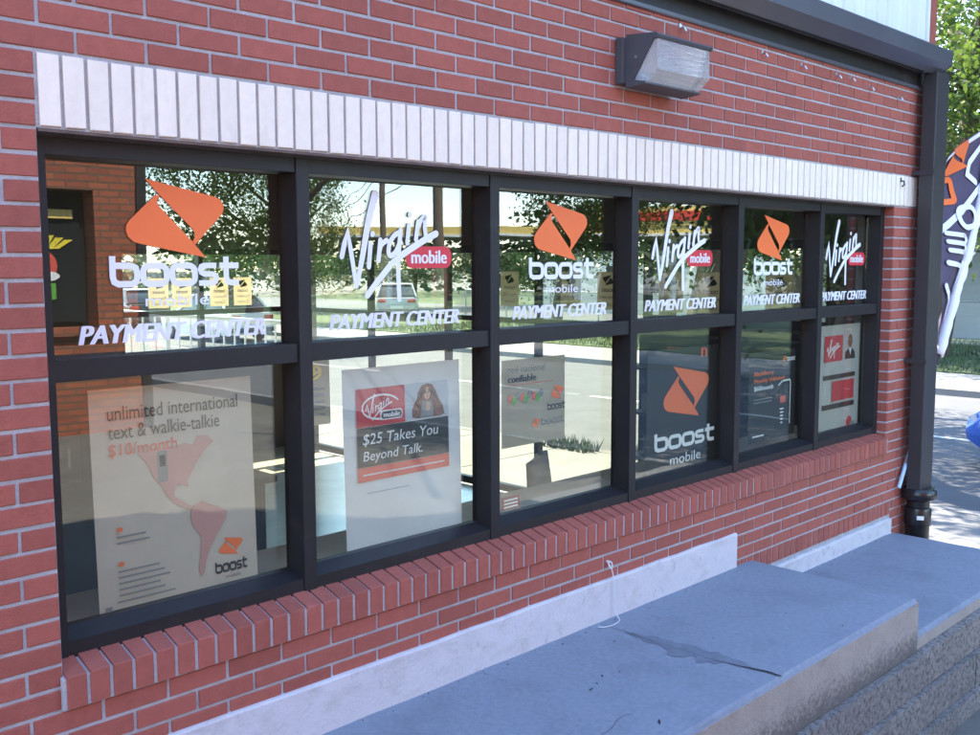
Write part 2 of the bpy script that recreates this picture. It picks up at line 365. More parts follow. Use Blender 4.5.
def flat(shape, name, m, parent, y=None, x=None, thick=0.0006):
    """lay a shape on the plane y=const facing -y (u=x, v=z), or on x=const facing -x (u=y, v=z); real sheet thickness"""
    bm = bmesh.new(); vs = [bm.verts.new((u, 0, v)) for u, v in shape[0]]
    for f in shape[1]:
        try: bm.faces.new([vs[i] for i in f])
        except ValueError: pass
    bm.normal_update(); bmesh.ops.triangulate(bm, faces=[f for f in bm.faces if len(f.verts) > 4])
    lift = {}; k = 0                                # separate strokes lie a hair above one another
    for v0 in bm.verts:
        if v0 in lift: continue
        st = [v0]; lift[v0] = k
        while st:
            for e in st.pop().link_edges:
                for q in e.verts:
                    if q not in lift: lift[q] = k; st.append(q)
        k += 1
    step = min(0.00009, 0.0016/max(1, k))
    for v in bm.verts:
        if y is not None: v.co = Vector((v.co.x, y-lift[v]*step, v.co.z))
        else: v.co = Vector((x-lift[v]*step, v.co.x, v.co.z))
    bm.normal_update(); want = Vector((0, -1, 0)) if y is not None else Vector((-1, 0, 0))
    for f in bm.faces:
        if f.normal.dot(want) < 0: f.normal_flip()
    me = bpy.data.meshes.new(name); bm.to_mesh(me); bm.free()
    o = link(name, me, m)
    if parent: o.parent = parent; o.matrix_parent_inverse = world_of(parent).inverted()
    return o

# marks used on panes, posters and the flag
LOGO_UP = [(-.100,.122),(.015,.100),(.137,.077),(.154,.070),(.165,.055),(.167,.038),(.160,.022),(.109,-.029),(.063,-.076),(.053,-.066),(.059,-.058),(.062,-.045),(.057,-.030),(.003,.021),(-.052,.073)]
LOGO_LO = [(-.052,.073),(-.067,.074),(-.111,.034),(-.154,-.006),(-.164,-.021),(-.166,-.037),(-.160,-.055),(-.143,-.070),(-.122,-.076),(-.016,-.096),(.097,-.117),(.053,-.067),(-.001,-.015),(-.051,.035),(-.061,.047),(-.061,.059)]
def logo(): return join(poly(LOGO_UP), poly(LOGO_LO))          # about 0.333 wide, 0.239 high, centred
def boost_word():                                              # 4.45 wide, x-height 0.75, ascender 1.0
    w = 0.2; s = []
    s += [stroke([(0.1, 0.98), (0.1, 0.32), (0.14, 0.17), (0.28, 0.1), (0.70, 0.1), (0.84, 0.17), (0.88, 0.30), (0.88, 0.48), (0.84, 0.61), (0.70, 0.68)], w, round_=False), stroke([(0.12, 0.68), (0.72, 0.68)], w, round_=False)]
    for x in (0.98, 1.96): s += [ringrect(x+0.1, 0.1, x+0.88, 0.68, 0.2, w)]
    s += [stroke([(3.62, 0.68), (3.18, 0.68), (3.08, 0.64), (3.04, 0.55), (3.08, 0.45), (3.18, 0.40), (3.48, 0.39), (3.58, 0.34), (3.62, 0.25), (3.58, 0.15), (3.48, 0.1), (2.98, 0.1)], w*0.92, round_=False)]
    s += [stroke([(3.98, 0.98), (3.98, 0.28), (4.02, 0.15), (4.14, 0.1), (4.45, 0.1)], w, round_=False), stroke([(3.74, 0.68), (4.45, 0.68)], w, round_=False)]
    return join(*s)
VS = {'v': [(-.264,-.047),(-.251,0),(-.236,.039),(-.224,-.022),(-.200,-.155)], 'v2': [(-.200,-.155),(-.174,-.06),(-.142,.078),(-.108,.180)], 'i': [(-.133,0),(-.142,-.085)], 'id': [(-.123,.037),(-.124,.034)],
      'r': [(-.087,.014),(-.097,-.062)], 'r2': [(-.094,-.033),(-.083,-.004),(-.057,.013)], 'g': [(.005,.043),(-.018,.033),(-.041,.006),(-.049,-.029),(-.038,-.043),(-.014,-.029),(.004,.003)],
      'gs': [(.011,.052),(.002,-.021),(-.003,-.092),(.001,-.207)], 'i2': [(.052,.071),(.043,.005)], 'i2d': [(.058,.113),(.057,.110)], 'n': [(.098,.086),(.086,.018)],
      'n2': [(.093,.056),(.110,.089),(.134,.105),(.132,.065),(.138,.027)], 'tail': [(.189,.042),(.129,.017),(-.009,-.056),(-.091,-.127),(-.152,-.190)]}
def script_word(k=1.0):
    s = []
    for n, p in VS.items():
        wd = {'v2': (0.018, 0.033), 'tail': (0.027, 0.024), 'gs': (0.021, 0.021), 'v': (0.021, 0.019)}.get(n, (0.020, 0.020)); s.append(stroke(p, wd[0]*k, wd[1]*k, smooth=len(p) > 2 and n != 'v'))
    return join(*s)

# ------------------------------------------------------------------ ground, street, pavements
U = 0.06773                                    # one brick course / one soldier brick with its joint
Z0 = 32.4*U                                    # height of the white lintel's top above the landing
def cz(c): return Z0 - c*U                      # course line -> height
def sstep(a, b_, x):
    t = min(1, max(0, (x-a)/(b_-a))); return t*t*(3-2*t)
def gz(x, y):
    a = sstep(-4.5, -2.2, y)
    t = sstep(3.6+(0.4-3.6)*a, 5.7+(2.6-5.7)*a, x)
    return -0.05 - 0.70*t - 0.14*sstep(5.75, 5.95, x)
xs = [-300, -120, -50, -25, -12, -8] + [-6+0.4*i for i in range(33)] + [9, 14, 22, 40, 80, 150, 300]
ys = [-300, -120, -60, -30, -20, -14, -10] + [-8+0.4*i for i in range(22)] + [2, 6, 12, 24, 50, 120, 300]
g = MB(); g.v = [(x, y, gz(x, y)) for y in ys for x in xs]; nx = len(xs)
g.f = [(j*nx+i, j*nx+i+1, (j+1)*nx+i+1, (j+1)*nx+i) for j in range(len(ys)-1) for i in range(nx-1)]
B(g, 'ground', 'asphalt', smooth=True, kind='structure')
STREET0, STREET1 = 8.75, 18.0
B(MB().box(STREET0, STREET1, -140, 140, -1.0, -0.845), 'street', 'street_asphalt', kind='structure')
pv = B(MB().box(5.92, STREET0-0.16, -3.5, 60, -1.0, -0.735), 'pavement', 'mortar', kind='structure')
slab = MB().box(-1.31, 1.31, -0.745, 0.745, -0.01, 0.014).mesh('paving_slab'); slab.materials.append(MATS['sidewalk'])
for j in range(-2, 24): inst(slab, 'paving_slab', (7.25, j*1.51+0.22, -0.73), pv)
kb = B(MB().box(STREET0-0.15, STREET0, -60, 60, -1.0, -0.722), 'kerb', 'sidewalk', kind='structure')
B(MB().box(STREET1, STREET1+0.15, -60, 60, -1.0, -0.722), 'far_kerb', 'sidewalk', kind='structure')
B(MB().box(STREET1+0.151, 20.9, -60, 60, -1.0, -0.728), 'far_pavement', 'sidewalk', kind='structure')
B(MB().box(20.9, 60, -60, 60, -1.0, -0.70), 'lawn', 'grass', kind='structure')
B(MB().box(29.2, 38, 13, 60, -0.9, -0.694), 'far_road', 'street_asphalt', kind='structure')
B(MB().box(-3, 5.9, 9.6, 30, -1.0, -0.74), 'rear_lawn', 'grass', kind='structure')
B(MB().box(-3, 5.9, 7.9, 9.55, -1.0, -0.73), 'rear_path', 'sidewalk', kind='structure')
ln = MB()
for j in range(-9, 10): ln.box(13.3, 13.42, j*6.0, j*6.0+3, -0.842, -0.8405)
B(ln, 'street_marking', 'line_paint', kind='structure')
lp = B(MB().box(4.0, 4.1, -14, -9, gz(4.05, -11)-0.04, gz(4.0, -11)+0.006), 'lot_marking', 'line_paint', kind='structure')
# grass tufts on the strip beside the pavement and over the far lawn
gb = MB()
def blades(n, x0, x1, y0, y1, z, h0, h1):
    for _ in range(n):
        x, y = random.uniform(x0, x1), random.uniform(y0, y1); a = random.uniform(0, 6.28); h = random.uniform(h0, h1); wd = 0.012+0.004*h0*10
        dx, dy = math.cos(a)*wd, math.sin(a)*wd; l = h*0.5
        gb.add([(x-dx, y-dy, z), (x+dx, y+dy, z), (x+random.uniform(-l, l), y+random.uniform(-l, l), z+h)], [(0, 1, 2)])
blades(26000, 20.95, 30, -4, 26, -0.70, 0.05, 0.12); blades(6000, -2, 5.8, 9.7, 14, -0.74, 0.05, 0.11)
for cx, cy in ((8.55, 4.2), (8.5, 5.4), (8.52, 2.9)): blades(260, cx-0.14, cx+0.16, cy-0.4, cy+0.4, -0.73, 0.08, 0.2)
B(gb, 'grass', 'grass_blade', kind='stuff', label='green grass on the lawns across the street and behind the shop', category='grass')

# ------------------------------------------------------------------ the shop building
XE = 6.02; WL, WR = 0.0, 80*U                    # building corner; window opening
bld = empty('storefront_building', (3, 0, -0.73), 'red brick storefront with a long dark framed window and white brick lintel', 'building')
wall = MB()
Y0 = 0.0052
wall.box(-3.6, -0.004, Y0, 0.25, -0.75, cz(3))                # left of the window
wall.box(-3.6, XE-0.03, Y0, 0.25, cz(3)+0.0005, 3.0)          # above
wall.box(WR+0.007, XE-0.012, Y0, 0.25, -0.75, cz(3))          # right pier
wall.box(-0.004, WR+0.007, Y0, 0.25, -0.75, cz(26.2))         # below
wl = B(wall, 'brick_wall', 'mortar', bld)
J = 0.0112                                       # joint
def brick_mesh(nm, w, h, d, front_out=0.0, seed=0, bev=0.0024):
    """brick with its face at y=0, worn arrises; origin at lower left of its cell"""
    rr = random.Random(seed); j = lambda a=0.0007: rr.uniform(-a, a)
    x0, x1, z0, z1 = J/2, w-J/2, J/2, h-J/2; c = [(x0, z0), (x1, z0), (x1, z1), (x0, z1)]; v = []
    for (x, z) in c: v.append((x+j(), d, z+j()))
    for (x, z) in c: v.append((x+j(), bev, z+j()))
    sg = [(1, 1), (-1, 1), (-1, -1), (1, -1)]
    for (x, z), (a, b_) in zip(c, sg): v.append((x+a*bev+j(), j(0.0006), z+b_*bev+j()))
    f = []
    for k in range(4):
        q = (k+1) % 4; f += [(k, q, 4+q, 4+k), (4+k, 4+q, 8+q, 8+k)]
    f.append((8, 9, 10, 11)); mb = MB().add(v, f); return mb.mesh(nm)
_bm = {}
def bmesh_for(w, h, m, d=0.03):
    key = (round(w/U, 2), round(h/U, 2), m, random.randrange(4))
    if key not in _bm:
        me = brick_mesh('brick', w, h, d, seed=hash(key) % 9999); me.materials.append(MATS[m]); _bm[key] = me
    return _bm[key]
bricks = []                                       # (s0, s1, c_top, c_bottom) in brick units
def course(c, s_a, s_b, phase):
    s = phase - 3*math.ceil((phase - s_a)/3)
    while s < s_b - 0.05:
        a, b_ = max(s, s_a), min(s+3, s_b)
        if b_ - a > 0.25: bricks.append((a, b_, c, c+1))
        s += 3
SE = XE/U; SW = WR/U; SL = -18
for c in range(-9, 0): course(c, SL, SE, 1.65 if (c % 2) else 0.15)
for c in range(0, 3): course(c, SL, 0, 0 if c % 2 == 0 else 1.5)
for c in range(0, 3): course(c, 85.05, SE, 0.1 if c % 2 else 1.6)
for c in range(3, 27):
    course(c, SL, 0, 0 if c % 2 == 0 else 1.5)
    course(c, SW+0.1, SE, SW+0.1+(0 if c % 2 else 1.5))
K1S = 3.56/U
for c in range(27, 32):
    course(c, SL, SE, 1.6 if c % 2 else 0.0)
for c in range(32, 34):
    course(c, SL, K1S, 1.6 if c % 2 else 0.0); course(c, 5.53/U, SE, 0.1 if c % 2 else 1.6)
for c in range(34, 43): course(c, 5.53/U, SE, 0.1 if c % 2 else 1.6)
def vis(bk):
    x, z = (bk[0]+bk[1])/2*U, cz((bk[2]+bk[3])/2); q = cam_px((x, 0, z))
    if not q: return -1
    px, py, d = q
    if px < -25 or px > 940 or py < -12 or py > 745: return -1
    if z < (0.2 if x < 3.56 else -0.1): return -1          # behind the plaster kicker
    return (bk[1]-bk[0])/d/d
order = sorted(bricks, key=vis, reverse=True)
field = MB()
for i, (a, b_, c0, c1) in enumerate(order):
    jit = (random.uniform(-.0006, .0006), random.uniform(-.0012, .0014), random.uniform(-.0006, .0006))
    if i < 300 and vis((a, b_, c0, c1)) > 0:
        inst(bmesh_for((b_-a)*U, (c1-c0)*U, 'brick'), 'brick', (a*U+jit[0], jit[1], cz(c1)+jit[2]), wl, rot=(random.uniform(-.002, .002), random.uniform(-.003, .003), random.uniform(-.004, .004)))
    else:
        me = bmesh_for((b_-a)*U, (c1-c0)*U, 'brick')
        field.add([(v.co.x+a*U+jit[0], v.co.y+jit[1], v.co.z+cz(c1)+jit[2]) for v in me.vertices], [tuple(p.vertices) for p in me.polygons])
B(field, 'brick_field', 'brick', wl, kind='stuff')
# right jamb return: bricks turned into the opening
jr = MB()
for c in range(3, 26):
    me = bmesh_for(0.072+J, U, 'brick')
    for v in me.vertices: pass
    jr.add([(WR+0.0075+v.co.y*0.5-0.003, 0.0035+v.co.x-J/2, v.co.z+cz(c+1)) for v in me.vertices], [tuple(p.vertices) for p in me.polygons])
B(jr, 'jamb_return', 'brick', wl, kind='stuff')
# lintel of white soldier bricks
lin = B(MB().box(-0.003, 85.05*U, 0.007, 0.1, cz(3)+0.001, cz(0)-0.001), 'lintel', 'lintel_mortar', bld)
for s in range(85):
    dz = random.uniform(-.0015, .0015)
    inst(bmesh_for(U, 3*U, 'white_brick'), 'soldier_brick', (s*U, -0.003+random.uniform(-.001, .001), cz(3)+dz), lin, rot=(0, random.uniform(-.002, .002), random.uniform(-.006, .006)))
# soffit strip under the lintel (rusty lintel angle)
mat('rust', (0.12, 0.085, 0.07), 0.9, 0.4, 12)
B(MB().box(0.0, WR, 0.004, 0.068, cz(3)-0.008, cz(3)-0.0005), 'lintel_angle', 'rust', bld)
# red soldier course at the foot of the wall on the right
fs = B(MB().box(K1S*U+0.17, 5.53, 0.007, 0.02, cz(34), cz(32)+0.004), 'foot_course', 'mortar', bld)
s = K1S
while (s+1)*U < 5.54:
    inst(bmesh_for(U, 1.5*U, 'brick'), 'foot_brick', (s*U, random.uniform(-.001, .001), cz(33.5)), fs); s += 1
# sloping sill of rowlock bricks
sill = B(MB().add([(-0.012, 0.1, cz(25.1)), (WR+0.004, 0.1, cz(25.1)), (WR+0.004, 0.1, cz(27)+.004), (-0.012, 0.1, cz(27)+.004), (-0.012, -0.012, cz(25.55)-.004), (WR+0.004, -0.012, cz(25.55)-.004), (WR+0.004, -0.012, cz(27)+.004), (-0.012, -0.012, cz(27)+.004)],
     [(0, 1, 5, 4), (4, 5, 6, 7), (0, 4, 7, 3), (1, 2, 6, 5), (3, 7, 6, 2)]), 'window_sill', 'mortar', bld)
def rowlock(seed):
    rr = random.Random(seed); j = lambda: rr.uniform(-.0008, .0008); x0, x1 = J/2, U-J/2; bv = 0.004
    zt0, zt1, zb = cz(25.0)-cz(27), cz(25.5)-cz(27), 0.006; yb, yf = 0.095, -0.018
    v = [(x0+j(), yb, zt0), (x1+j(), yb, zt0), (x0+j(), yf+bv, zt1+j()), (x1+j(), yf+bv, zt1+j()), (x0+bv, yf, zt1-bv), (x1-bv, yf, zt1-bv), (x0+bv, yf+j(), zb+j()), (x1-bv, yf+j(), zb+j()), (x0, yf+bv, zt1-bv), (x1, yf+bv, zt1-bv), (x0, yf+bv, zb), (x1, yf+bv, zb), (x0, yb, zb), (x1, yb, zb)]
    f = [(0, 1, 3, 2), (2, 3, 5, 4), (4, 5, 7, 6), (2, 4, 8), (3, 9, 5), (8, 4, 6, 10), (5, 9, 11, 7), (0, 2, 8, 10, 12), (1, 13, 11, 9, 3), (6, 7, 11, 13, 12, 10)]
    me = MB().add(v, f).mesh('sill_brick'); me.materials.append(MATS['brick']); return me
rws = [rowlock(k) for k in range(5)]
for s in range(80): inst(random.choice(rws), 'sill_brick', (s*U-0.006, random.uniform(-.0015, .0015), cz(27)+random.uniform(-.001, .001)), sill)

# window frame
YF, YG = 0.07, 0.15
ZB, ZT, ZM0, ZM1 = 0.482, 1.982, 1.293, 1.357
MUL = [0.859, 1.775, 2.705, 3.636, 4.546]; MW = 0.052
PX = [0.040] + [m_+MW for m_ in MUL]; PXR = MUL + [5.372]
fr = B(MB().box(-0.003, 0.040, YF-0.004, 0.175, ZB, ZT), 'window_frame', 'bronze_frame', bld)
B(MB().box(5.372, WR+0.003, YF-0.004, 0.175, ZB, ZT), 'side_jamb', 'bronze_frame', fr)
for i, (a, b_) in enumerate(zip(PX, PXR)):
    B(MB().box(a, b_, YF, 0.172, 1.930, ZT), 'top_rail', 'bronze_frame', fr, bevel=0.002)
    B(MB().box(a, b_, YF+0.004, 0.172, ZM0, ZM1), 'middle_rail', 'bronze_frame', fr, bevel=0.002)
    B(MB().prism_x([(YF, ZB-0.02), (0.172, ZB-0.02), (0.172, 0.558), (0.140, 0.558), (YF, 0.535)], a, b_), 'bottom_rail', 'bronze_frame', fr)
for m_ in MUL:
    B(MB().box(m_, m_+MW, YF-0.005, 0.176, ZB, ZT), 'mullion', 'bronze_frame', fr, bevel=0.002)
# a pale drip line along the frame head
B(MB().box(0.0, WR, 0.058, 0.0695, ZT-0.004, ZT+0.003), 'head_flashing', 'bronze_trim', fr)

CEN = [0.467, 1.366, 2.312, 3.246, 4.160, 5.058]
YD = 0.1478                                       # vinyl lies on the outer face of the glass
pay = heavy('PAYMENT CENTER', 0.035, 4); bw = boost_word(); mob = text('mobile', 0.0)
for i, (a, b_) in enumerate(zip(PX, PXR)):
    up = B(MB().box(a+0.001, b_-0.001, YG, YG+0.006, ZM1-0.004, 1.934), 'window_pane', 'shop_glass', bld)
    lo = B(MB().box(a+0.001, b_-0.001, YG, YG+0.006, 0.552, ZM0+0.004), 'window_pane', 'shop_glass', bld)
    c = CEN[i]
    if i % 2 == 0:
        k = 1.0 if i == 0 else 1.07
        flat(tf(logo(), k, dx=c-(0 if i == 0 else 0.012), dy=1.765), 'logo', 'vinyl_orange', up, y=YD)
        flat(fit(bw, c-0.222, c+0.215, 1.557, 1.651), 'lettering', 'vinyl_white', up, y=YD-0.0004)
        flat(fit(mob, c-0.112, c+0.105, 1.497, 1.533), 'lettering', 'vinyl_white', up, y=YD)
    else:
        flat(tf(script_word(), 1, dx=c, dy=1.70), 'lettering', 'vinyl_white', up, y=YD-0.0008)
        flat(tf(rrect(0.036, -0.091, 0.272, -0.007, 0.034), 1, dx=c, dy=1.70), 'logo_pill', 'vinyl_red', up, y=YD)
        flat(fit(heavy('mobile', 0.03), c+0.062, c+0.246, 1.627, 1.678), 'lettering', 'vinyl_white', up, y=YD-0.0007)
    flat(fit(pay, c-0.325, c+0.312, 1.389, 1.446, shear=0.22), 'lettering', 'vinyl_white', up, y=YD)

# eave: gutter, dark panel for the eave shade, wall trim, siding above
gut = B(MB().prism_x([(-0.020, 3.000), (-0.172, 3.000), (-0.176, 2.990), (-0.172, 2.905), (-0.155, 2.893), (-0.098, 2.850), (-0.090, 2.870), (-0.020, 2.870)], -3.6, 5.80), 'gutter', 'gutter_paint', bld)
B(MB().prism_x([(-0.018, 3.002), (-0.178, 3.003), (-0.182, 2.990), (-0.178, 2.902), (-0.156, 2.889), (-0.098, 2.846), (-0.018, 2.846)], 5.801, 5.806), 'gutter_end', 'gutter_paint', gut)
B(MB().prism_x([(0.0, 2.757), (-0.012, 2.757), (-0.016, 2.762), (-0.016, 2.778), (0.0, 2.778)], -3.6, 5.74), 'wall_trim', 'gutter_paint', bld)
B(MB().box(-3.6, 5.74, -0.006, 0.0, 2.7785, 2.872), 'eave_shade_panel', 'bronze_frame', bld)  # dark panel standing in for the shaded wall under the eave
uw = B(MB().box(-3.6, 5.83, 0.03, 0.25, 3.001, 4.6), 'upper_wall', 'siding', bld)
pm = MB().prism_x([(0, 0), (1, 0), (1, 1), (0, 1)], 0, 1)
sp = MB()
prof = [(0.0, 0.022), (0.012, 0.022), (0.022, 0.0), (0.118, 0.0), (0.128, 0.010), (0.140, 0.010), (0.148, 0.022)]
n = len(prof); sp.v = [(x, y, 0) for x, y in prof] + [(x, y, 1.6) for x, y in prof]; sp.f = [(k, k+1, n+k+1, n+k) for k in range(n-1)]
sm = sp.mesh('siding_panel'); sm.materials.append(MATS['siding'])
k = 0
while -3.6+0.149*(k+1) < 5.84:
    inst(sm, 'siding_panel', (5.83-0.149*(k+1), 0.005+random.uniform(0, .002), 3.001), uw); k += 1
B(MB().box(5.831, 5.86, 0.0, 0.26, 3.001, 4.6), 'corner_trim', 'siding', bld)
B(MB().box(5.861, XE, 0.02, 0.3, 3.001, 4.6), 'corner_pier', 'brick', bld)
# rest of the shell
B(MB().box(-3.6, XE+0.2, -0.25, 8.1, 4.601, 4.75), 'roof', 'siding', bld)
B(MB().box(-3.6, XE-0.35, 0.26, 7.85, 2.72, 2.78), 'ceiling', 'ceiling_tile', bld)
B(MB().box(-3.85, -3.605, 0.0, 7.9, -0.75, 4.6), 'side_wall', 'brick', bld)
rw = MB(); rw.box(-3.6, 3.7, 7.6, 7.85, -0.75, 4.6); rw.box(3.701, XE, 7.6, 7.85, 1.80, 4.6); rw.box(3.701, XE, 7.6, 7.85, -0.75, 0.45); rw.box(5.86, XE, 7.6, 7.85, 0.4505, 1.799)
B(rw, 'rear_wall', 'interior_wall', bld)
ew = MB(); ew.box(5.80, XE-0.013, 0.26, 0.6205, -0.75, 3.0); ew.box(5.80, XE, 0.621, 7.59, 1.801, 4.6); ew.box(5.80, XE, 0.30, 0.62, 3.001, 4.6); ew.box(5.80, XE, 0.625, 2.25, -0.75, 1.12); ew.box(5.80, XE, 7.31, 7.59, -0.75, 1.80)
B(ew, 'end_wall', 'interior_wall', bld)
B(MB().box(5.76, 5.796, 0.63, 2.24, -0.6, 1.10), 'navy_panel', 'navy_panel', bld)
# glazing on the street side and at the back, dark bars
ef = B(MB().box(5.84, 5.90, 0.622, 0.66, 1.121, 1.80), 'street_glazing', 'bronze_frame', bld)
ymul = [2.25, 3.50, 4.75, 6.02, 7.26]; segs = [(0.66, 1.44), (1.49, 2.25)] + [(a+0.05, b_) for a, b_ in zip(ymul[:-1], ymul[1:])]
for yv in [1.44] + ymul: B(MB().box(5.835, 5.905, yv, yv+0.05, -0.6 if yv > 2 else 1.121, 1.80), 'mullion', 'bronze_frame', ef)
for k, (a, b_) in enumerate(segs):
    zb = 1.121 if b_ < 2.3 else -0.60
    for z in ([1.73, zb] if b_ < 2.3 else [1.73, 1.06, zb]):
        B(MB().box(5.84, 5.90, a, b_, z, z+(0.07 if z != 1.06 else 0.05)), 'rail', 'bronze_frame', ef)
    B(MB().box(5.868, 5.872, a, b_, zb+0.06, 1.74), 'street_pane', 'far_glass', ef)
rf = B(MB().box(3.701, 3.76, 7.66, 7.73, 0.451, 1.799), 'rear_glazing', 'bronze_frame', bld)
xm = [3.76, 4.66, 5.80]
for a, b_ in zip(xm[:-1], xm[1:]):
    B(MB().box(b_, b_+0.055, 7.655, 7.735, 0.451, 1.799), 'mullion', 'bronze_frame', rf)
    a2 = a if a == 3.76 else a+0.055
    for z, h in ((1.735, 0.064), (1.05, 0.06), (0.451, 0.06)): B(MB().box(a2, b_, 7.66, 7.73, z, z+h), 'rail', 'bronze_frame', rf)
    B(MB().box(a2, b_, 7.693, 7.697, 0.50, 1.74), 'rear_pane', 'far_glass', rf)
B(MB().box(-3.6, 5.79, 0.255, 7.59, -0.75, -0.60), 'interior_floor', 'floor_tile', kind='structure')
B(MB().box(0.02, 5.76, 0.18, 0.50, 0.505, 0.532), 'window_stool', 'laminate', bld, bevel=0.004)

# plaster kickers at the foot of the wall
def kicker(x0, x1, z0, z1, t):
    mb = MB(); n = 40
    for k in range(n+1):
        x = x0+(x1-x0)*k/n; w1, w2 = random.uniform(-.003, .003), random.uniform(-.002, .002)
        mb.v += [(x, 0.009, z0), (x, -t-0.012, z0), (x, -t+w2, z0+0.03), (x, -t+w2, z1-0.008+w1), (x, -t+0.006, z1+w1), (x, 0.009, z1+w1+0.002)]
    for k in range(n):
        for q in range(5): mb.f.append((k*6+q, k*6+q+1, k*6+7+q, k*6+6+q))
    mb.f.append((0, 1, 2, 3, 4, 5)); mb.f.append(tuple(n*6+q for q in range(6))); return mb
B(kicker(-3.6, 3.56, -0.05, 0.185, 0.016), 'plaster_kicker', 'parge', bld)
B(kicker(3.75, 5.53, -0.22, -0.095, 0.014), 'plaster_kicker', 'parge', bld)

# ------------------------------------------------------------------ landings and the block retaining wall
def landing(name, x0, x1, zt, zb, yf):
    """concrete slab with worn edges"""
    mb = MB(); nx, ny = max(2, int((x1-x0)/0.12)), 10; rr = random.Random(3)
    for j in range(ny+1):
        for i in range(nx+1):
            x, y = x0+(x1-x0)*i/nx, (yf if j == 0 else yf+0.012+(0.0065-yf-0.012)*(j-1)/(ny-1)); e = 0.0 if j else rr.uniform(0, .004)
            z = zt-(0.010 if j == 0 else 0)-(0.005 if i in (nx,) else 0)+rr.uniform(-.0012, .0012); mb.v.append((x, y+e, z))
    for j in range(ny):
        for i in range(nx): mb.f.append((j*(nx+1)+i, j*(nx+1)+i+1, (j+1)*(nx+1)+i+1, (j+1)*(nx+1)+i))
    n0 = len(mb.v)
    for i in range(nx+1): mb.v.append((x0+(x1-x0)*i/nx, yf-0.004, zt-0.022)); mb.v.append((x0+(x1-x0)*i/nx, yf-0.004, zb))
    for i in range(nx): mb.f.append((i, n0+2*i, n0+2*i+2, i+1)); mb.f.append((n0+2*i, n0+2*i+1, n0+2*i+3, n0+2*i+2))
    e0 = len(mb.v); mb.v += [(x1, yf-0.004, zb), (x1, 0.0065, zb)]
    mb.f.append(tuple([j*(nx+1)+nx for j in range(ny+1)] + [e0+1, e0, n0+2*nx]))
    o = B(mb, name, 'concrete', kind='structure'); return o
la = landing('landing', -3.6, 3.742, 0.0, -0.27, -0.906)
lb = landing('lower_landing', 3.745, 5.56, -0.195, -0.272, -0.896)
# the front faces of the slabs carry a bare tan concrete edge
B(MB().box(-3.6, 3.742, -0.9140, -0.9102, -0.2695, -0.022), 'landing_edge', 'cap_face', kind='structure')
B(MB().box(3.7445, 5.56, -0.9035, -0.9002, -0.271, -0.216), 'lower_landing_edge', 'cap_face_plain', kind='structure')
B(MB().box(3.7425, 3.7440, -0.9125, 0.004, -0.271, -0.012), 'landing_end', 'cap_face', kind='structure')
B(MB().box(5.5605, 5.562, -0.9025, 0.004, -0.8, -0.212), 'lower_landing_end', 'cap_face', kind='structure')
rt = empty('retaining_wall', (2.5, -0.95, -0.75), 'stepped rough grey concrete block retaining wall below the landing slabs', 'wall')
def split_block(L_, h, d, seed):
    rr = random.Random(seed); nx, nz = 8, 4; v = []; f = []
    for k in range(nz+1):
        for i in range(nx+1):
            e = i in (0, nx) or k in (0, nz); v.append((0.0015+(L_-0.003)*i/nx, (0.0025 if e else rr.uniform(-0.0015, 0.002)), h*k/nz))
    f = [(k*(nx+1)+i, k*(nx+1)+i+1, (k+1)*(nx+1)+i+1, (k+1)*(nx+1)+i) for k in range(nz) for i in range(nx)]
    t0 = nz*(nx+1); b0 = len(v); v += [(0.003, d, h), (L_-0.003, d, h), (0.003, d, 0), (L_-0.003, d, 0)]
    f += [tuple([t0+i for i in range(nx+1)] + [b0+1, b0]), tuple([k*(nx+1)+nx for k in range(nz+1)] + [b0+1, b0+3]), tuple([k*(nx+1) for k in range(nz+1)] + [b0, b0+2])]
    me = MB().add(v, f).mesh('block'); me.materials.append(MATS['split_block']); return me
def row(L_, h, z, y, x0, x1, off):
    ms = [split_block(L_, h-0.002, 0.25, 10*k+int(z*100)) for k in range(4)]; x = x0-off
    while x < x1:
        inst(random.choice(ms), 'block', (x, y+random.uniform(-.004, .004), z+random.uniform(-.001, .002)), rt); x += L_
row(0.61, 0.180, -0.453, -0.948, 0.9, 5.3, 0.19)
row(0.61, 0.180, -0.635, -0.976, 1.4, 5.3, 0.05)
row(0.61, 0.180, -0.817, -1.004, 1.9, 5.3, 0.24)
# mended crack across the landing, small stains
def blot(name, pts, z, m): 
    o = B(MB().add([(x, y, z) for x, y in pts], [tuple(range(len(pts)))]), name, m, la); return o
rr = random.Random(5); L1, R1 = [], []
for k in range(25):
    t = k/24; y = -0.18-0.66*t; wd = 0.060*math.sin(math.pi*min(1, t*1.05))**0.7*(0.6+0.8*rr.random()); x = 2.372+0.03*math.sin(t*3.2)+rr.uniform(-.004, .004)+0.05*t*t
    L1.append((x-wd*(1.6 if 0.3 < t < 0.75 else 0.8), y)); R1.append((x+wd*0.6, y))
blot('damp_stain', L1+R1[::-1], 0.0021, 'wet_stain')
ck = [(2.376, -0.03), (2.372, -0.12), (2.378, -0.20), (2.370, -0.34), (2.382, -0.5), (2.376, -0.62), (2.40, -0.74), (2.425, -0.84), (2.424, -0.908)]
cw = [.0008, .001, .0022, .0009, .0008, .0012, .0026, .008, .004]
blot('crack', [(x-w_, y) for (x, y), w_ in zip(ck, cw)] + [(x+w_, y) for (x, y), w_ in list(zip(ck, cw))[::-1]], 0.0034, 'crack')
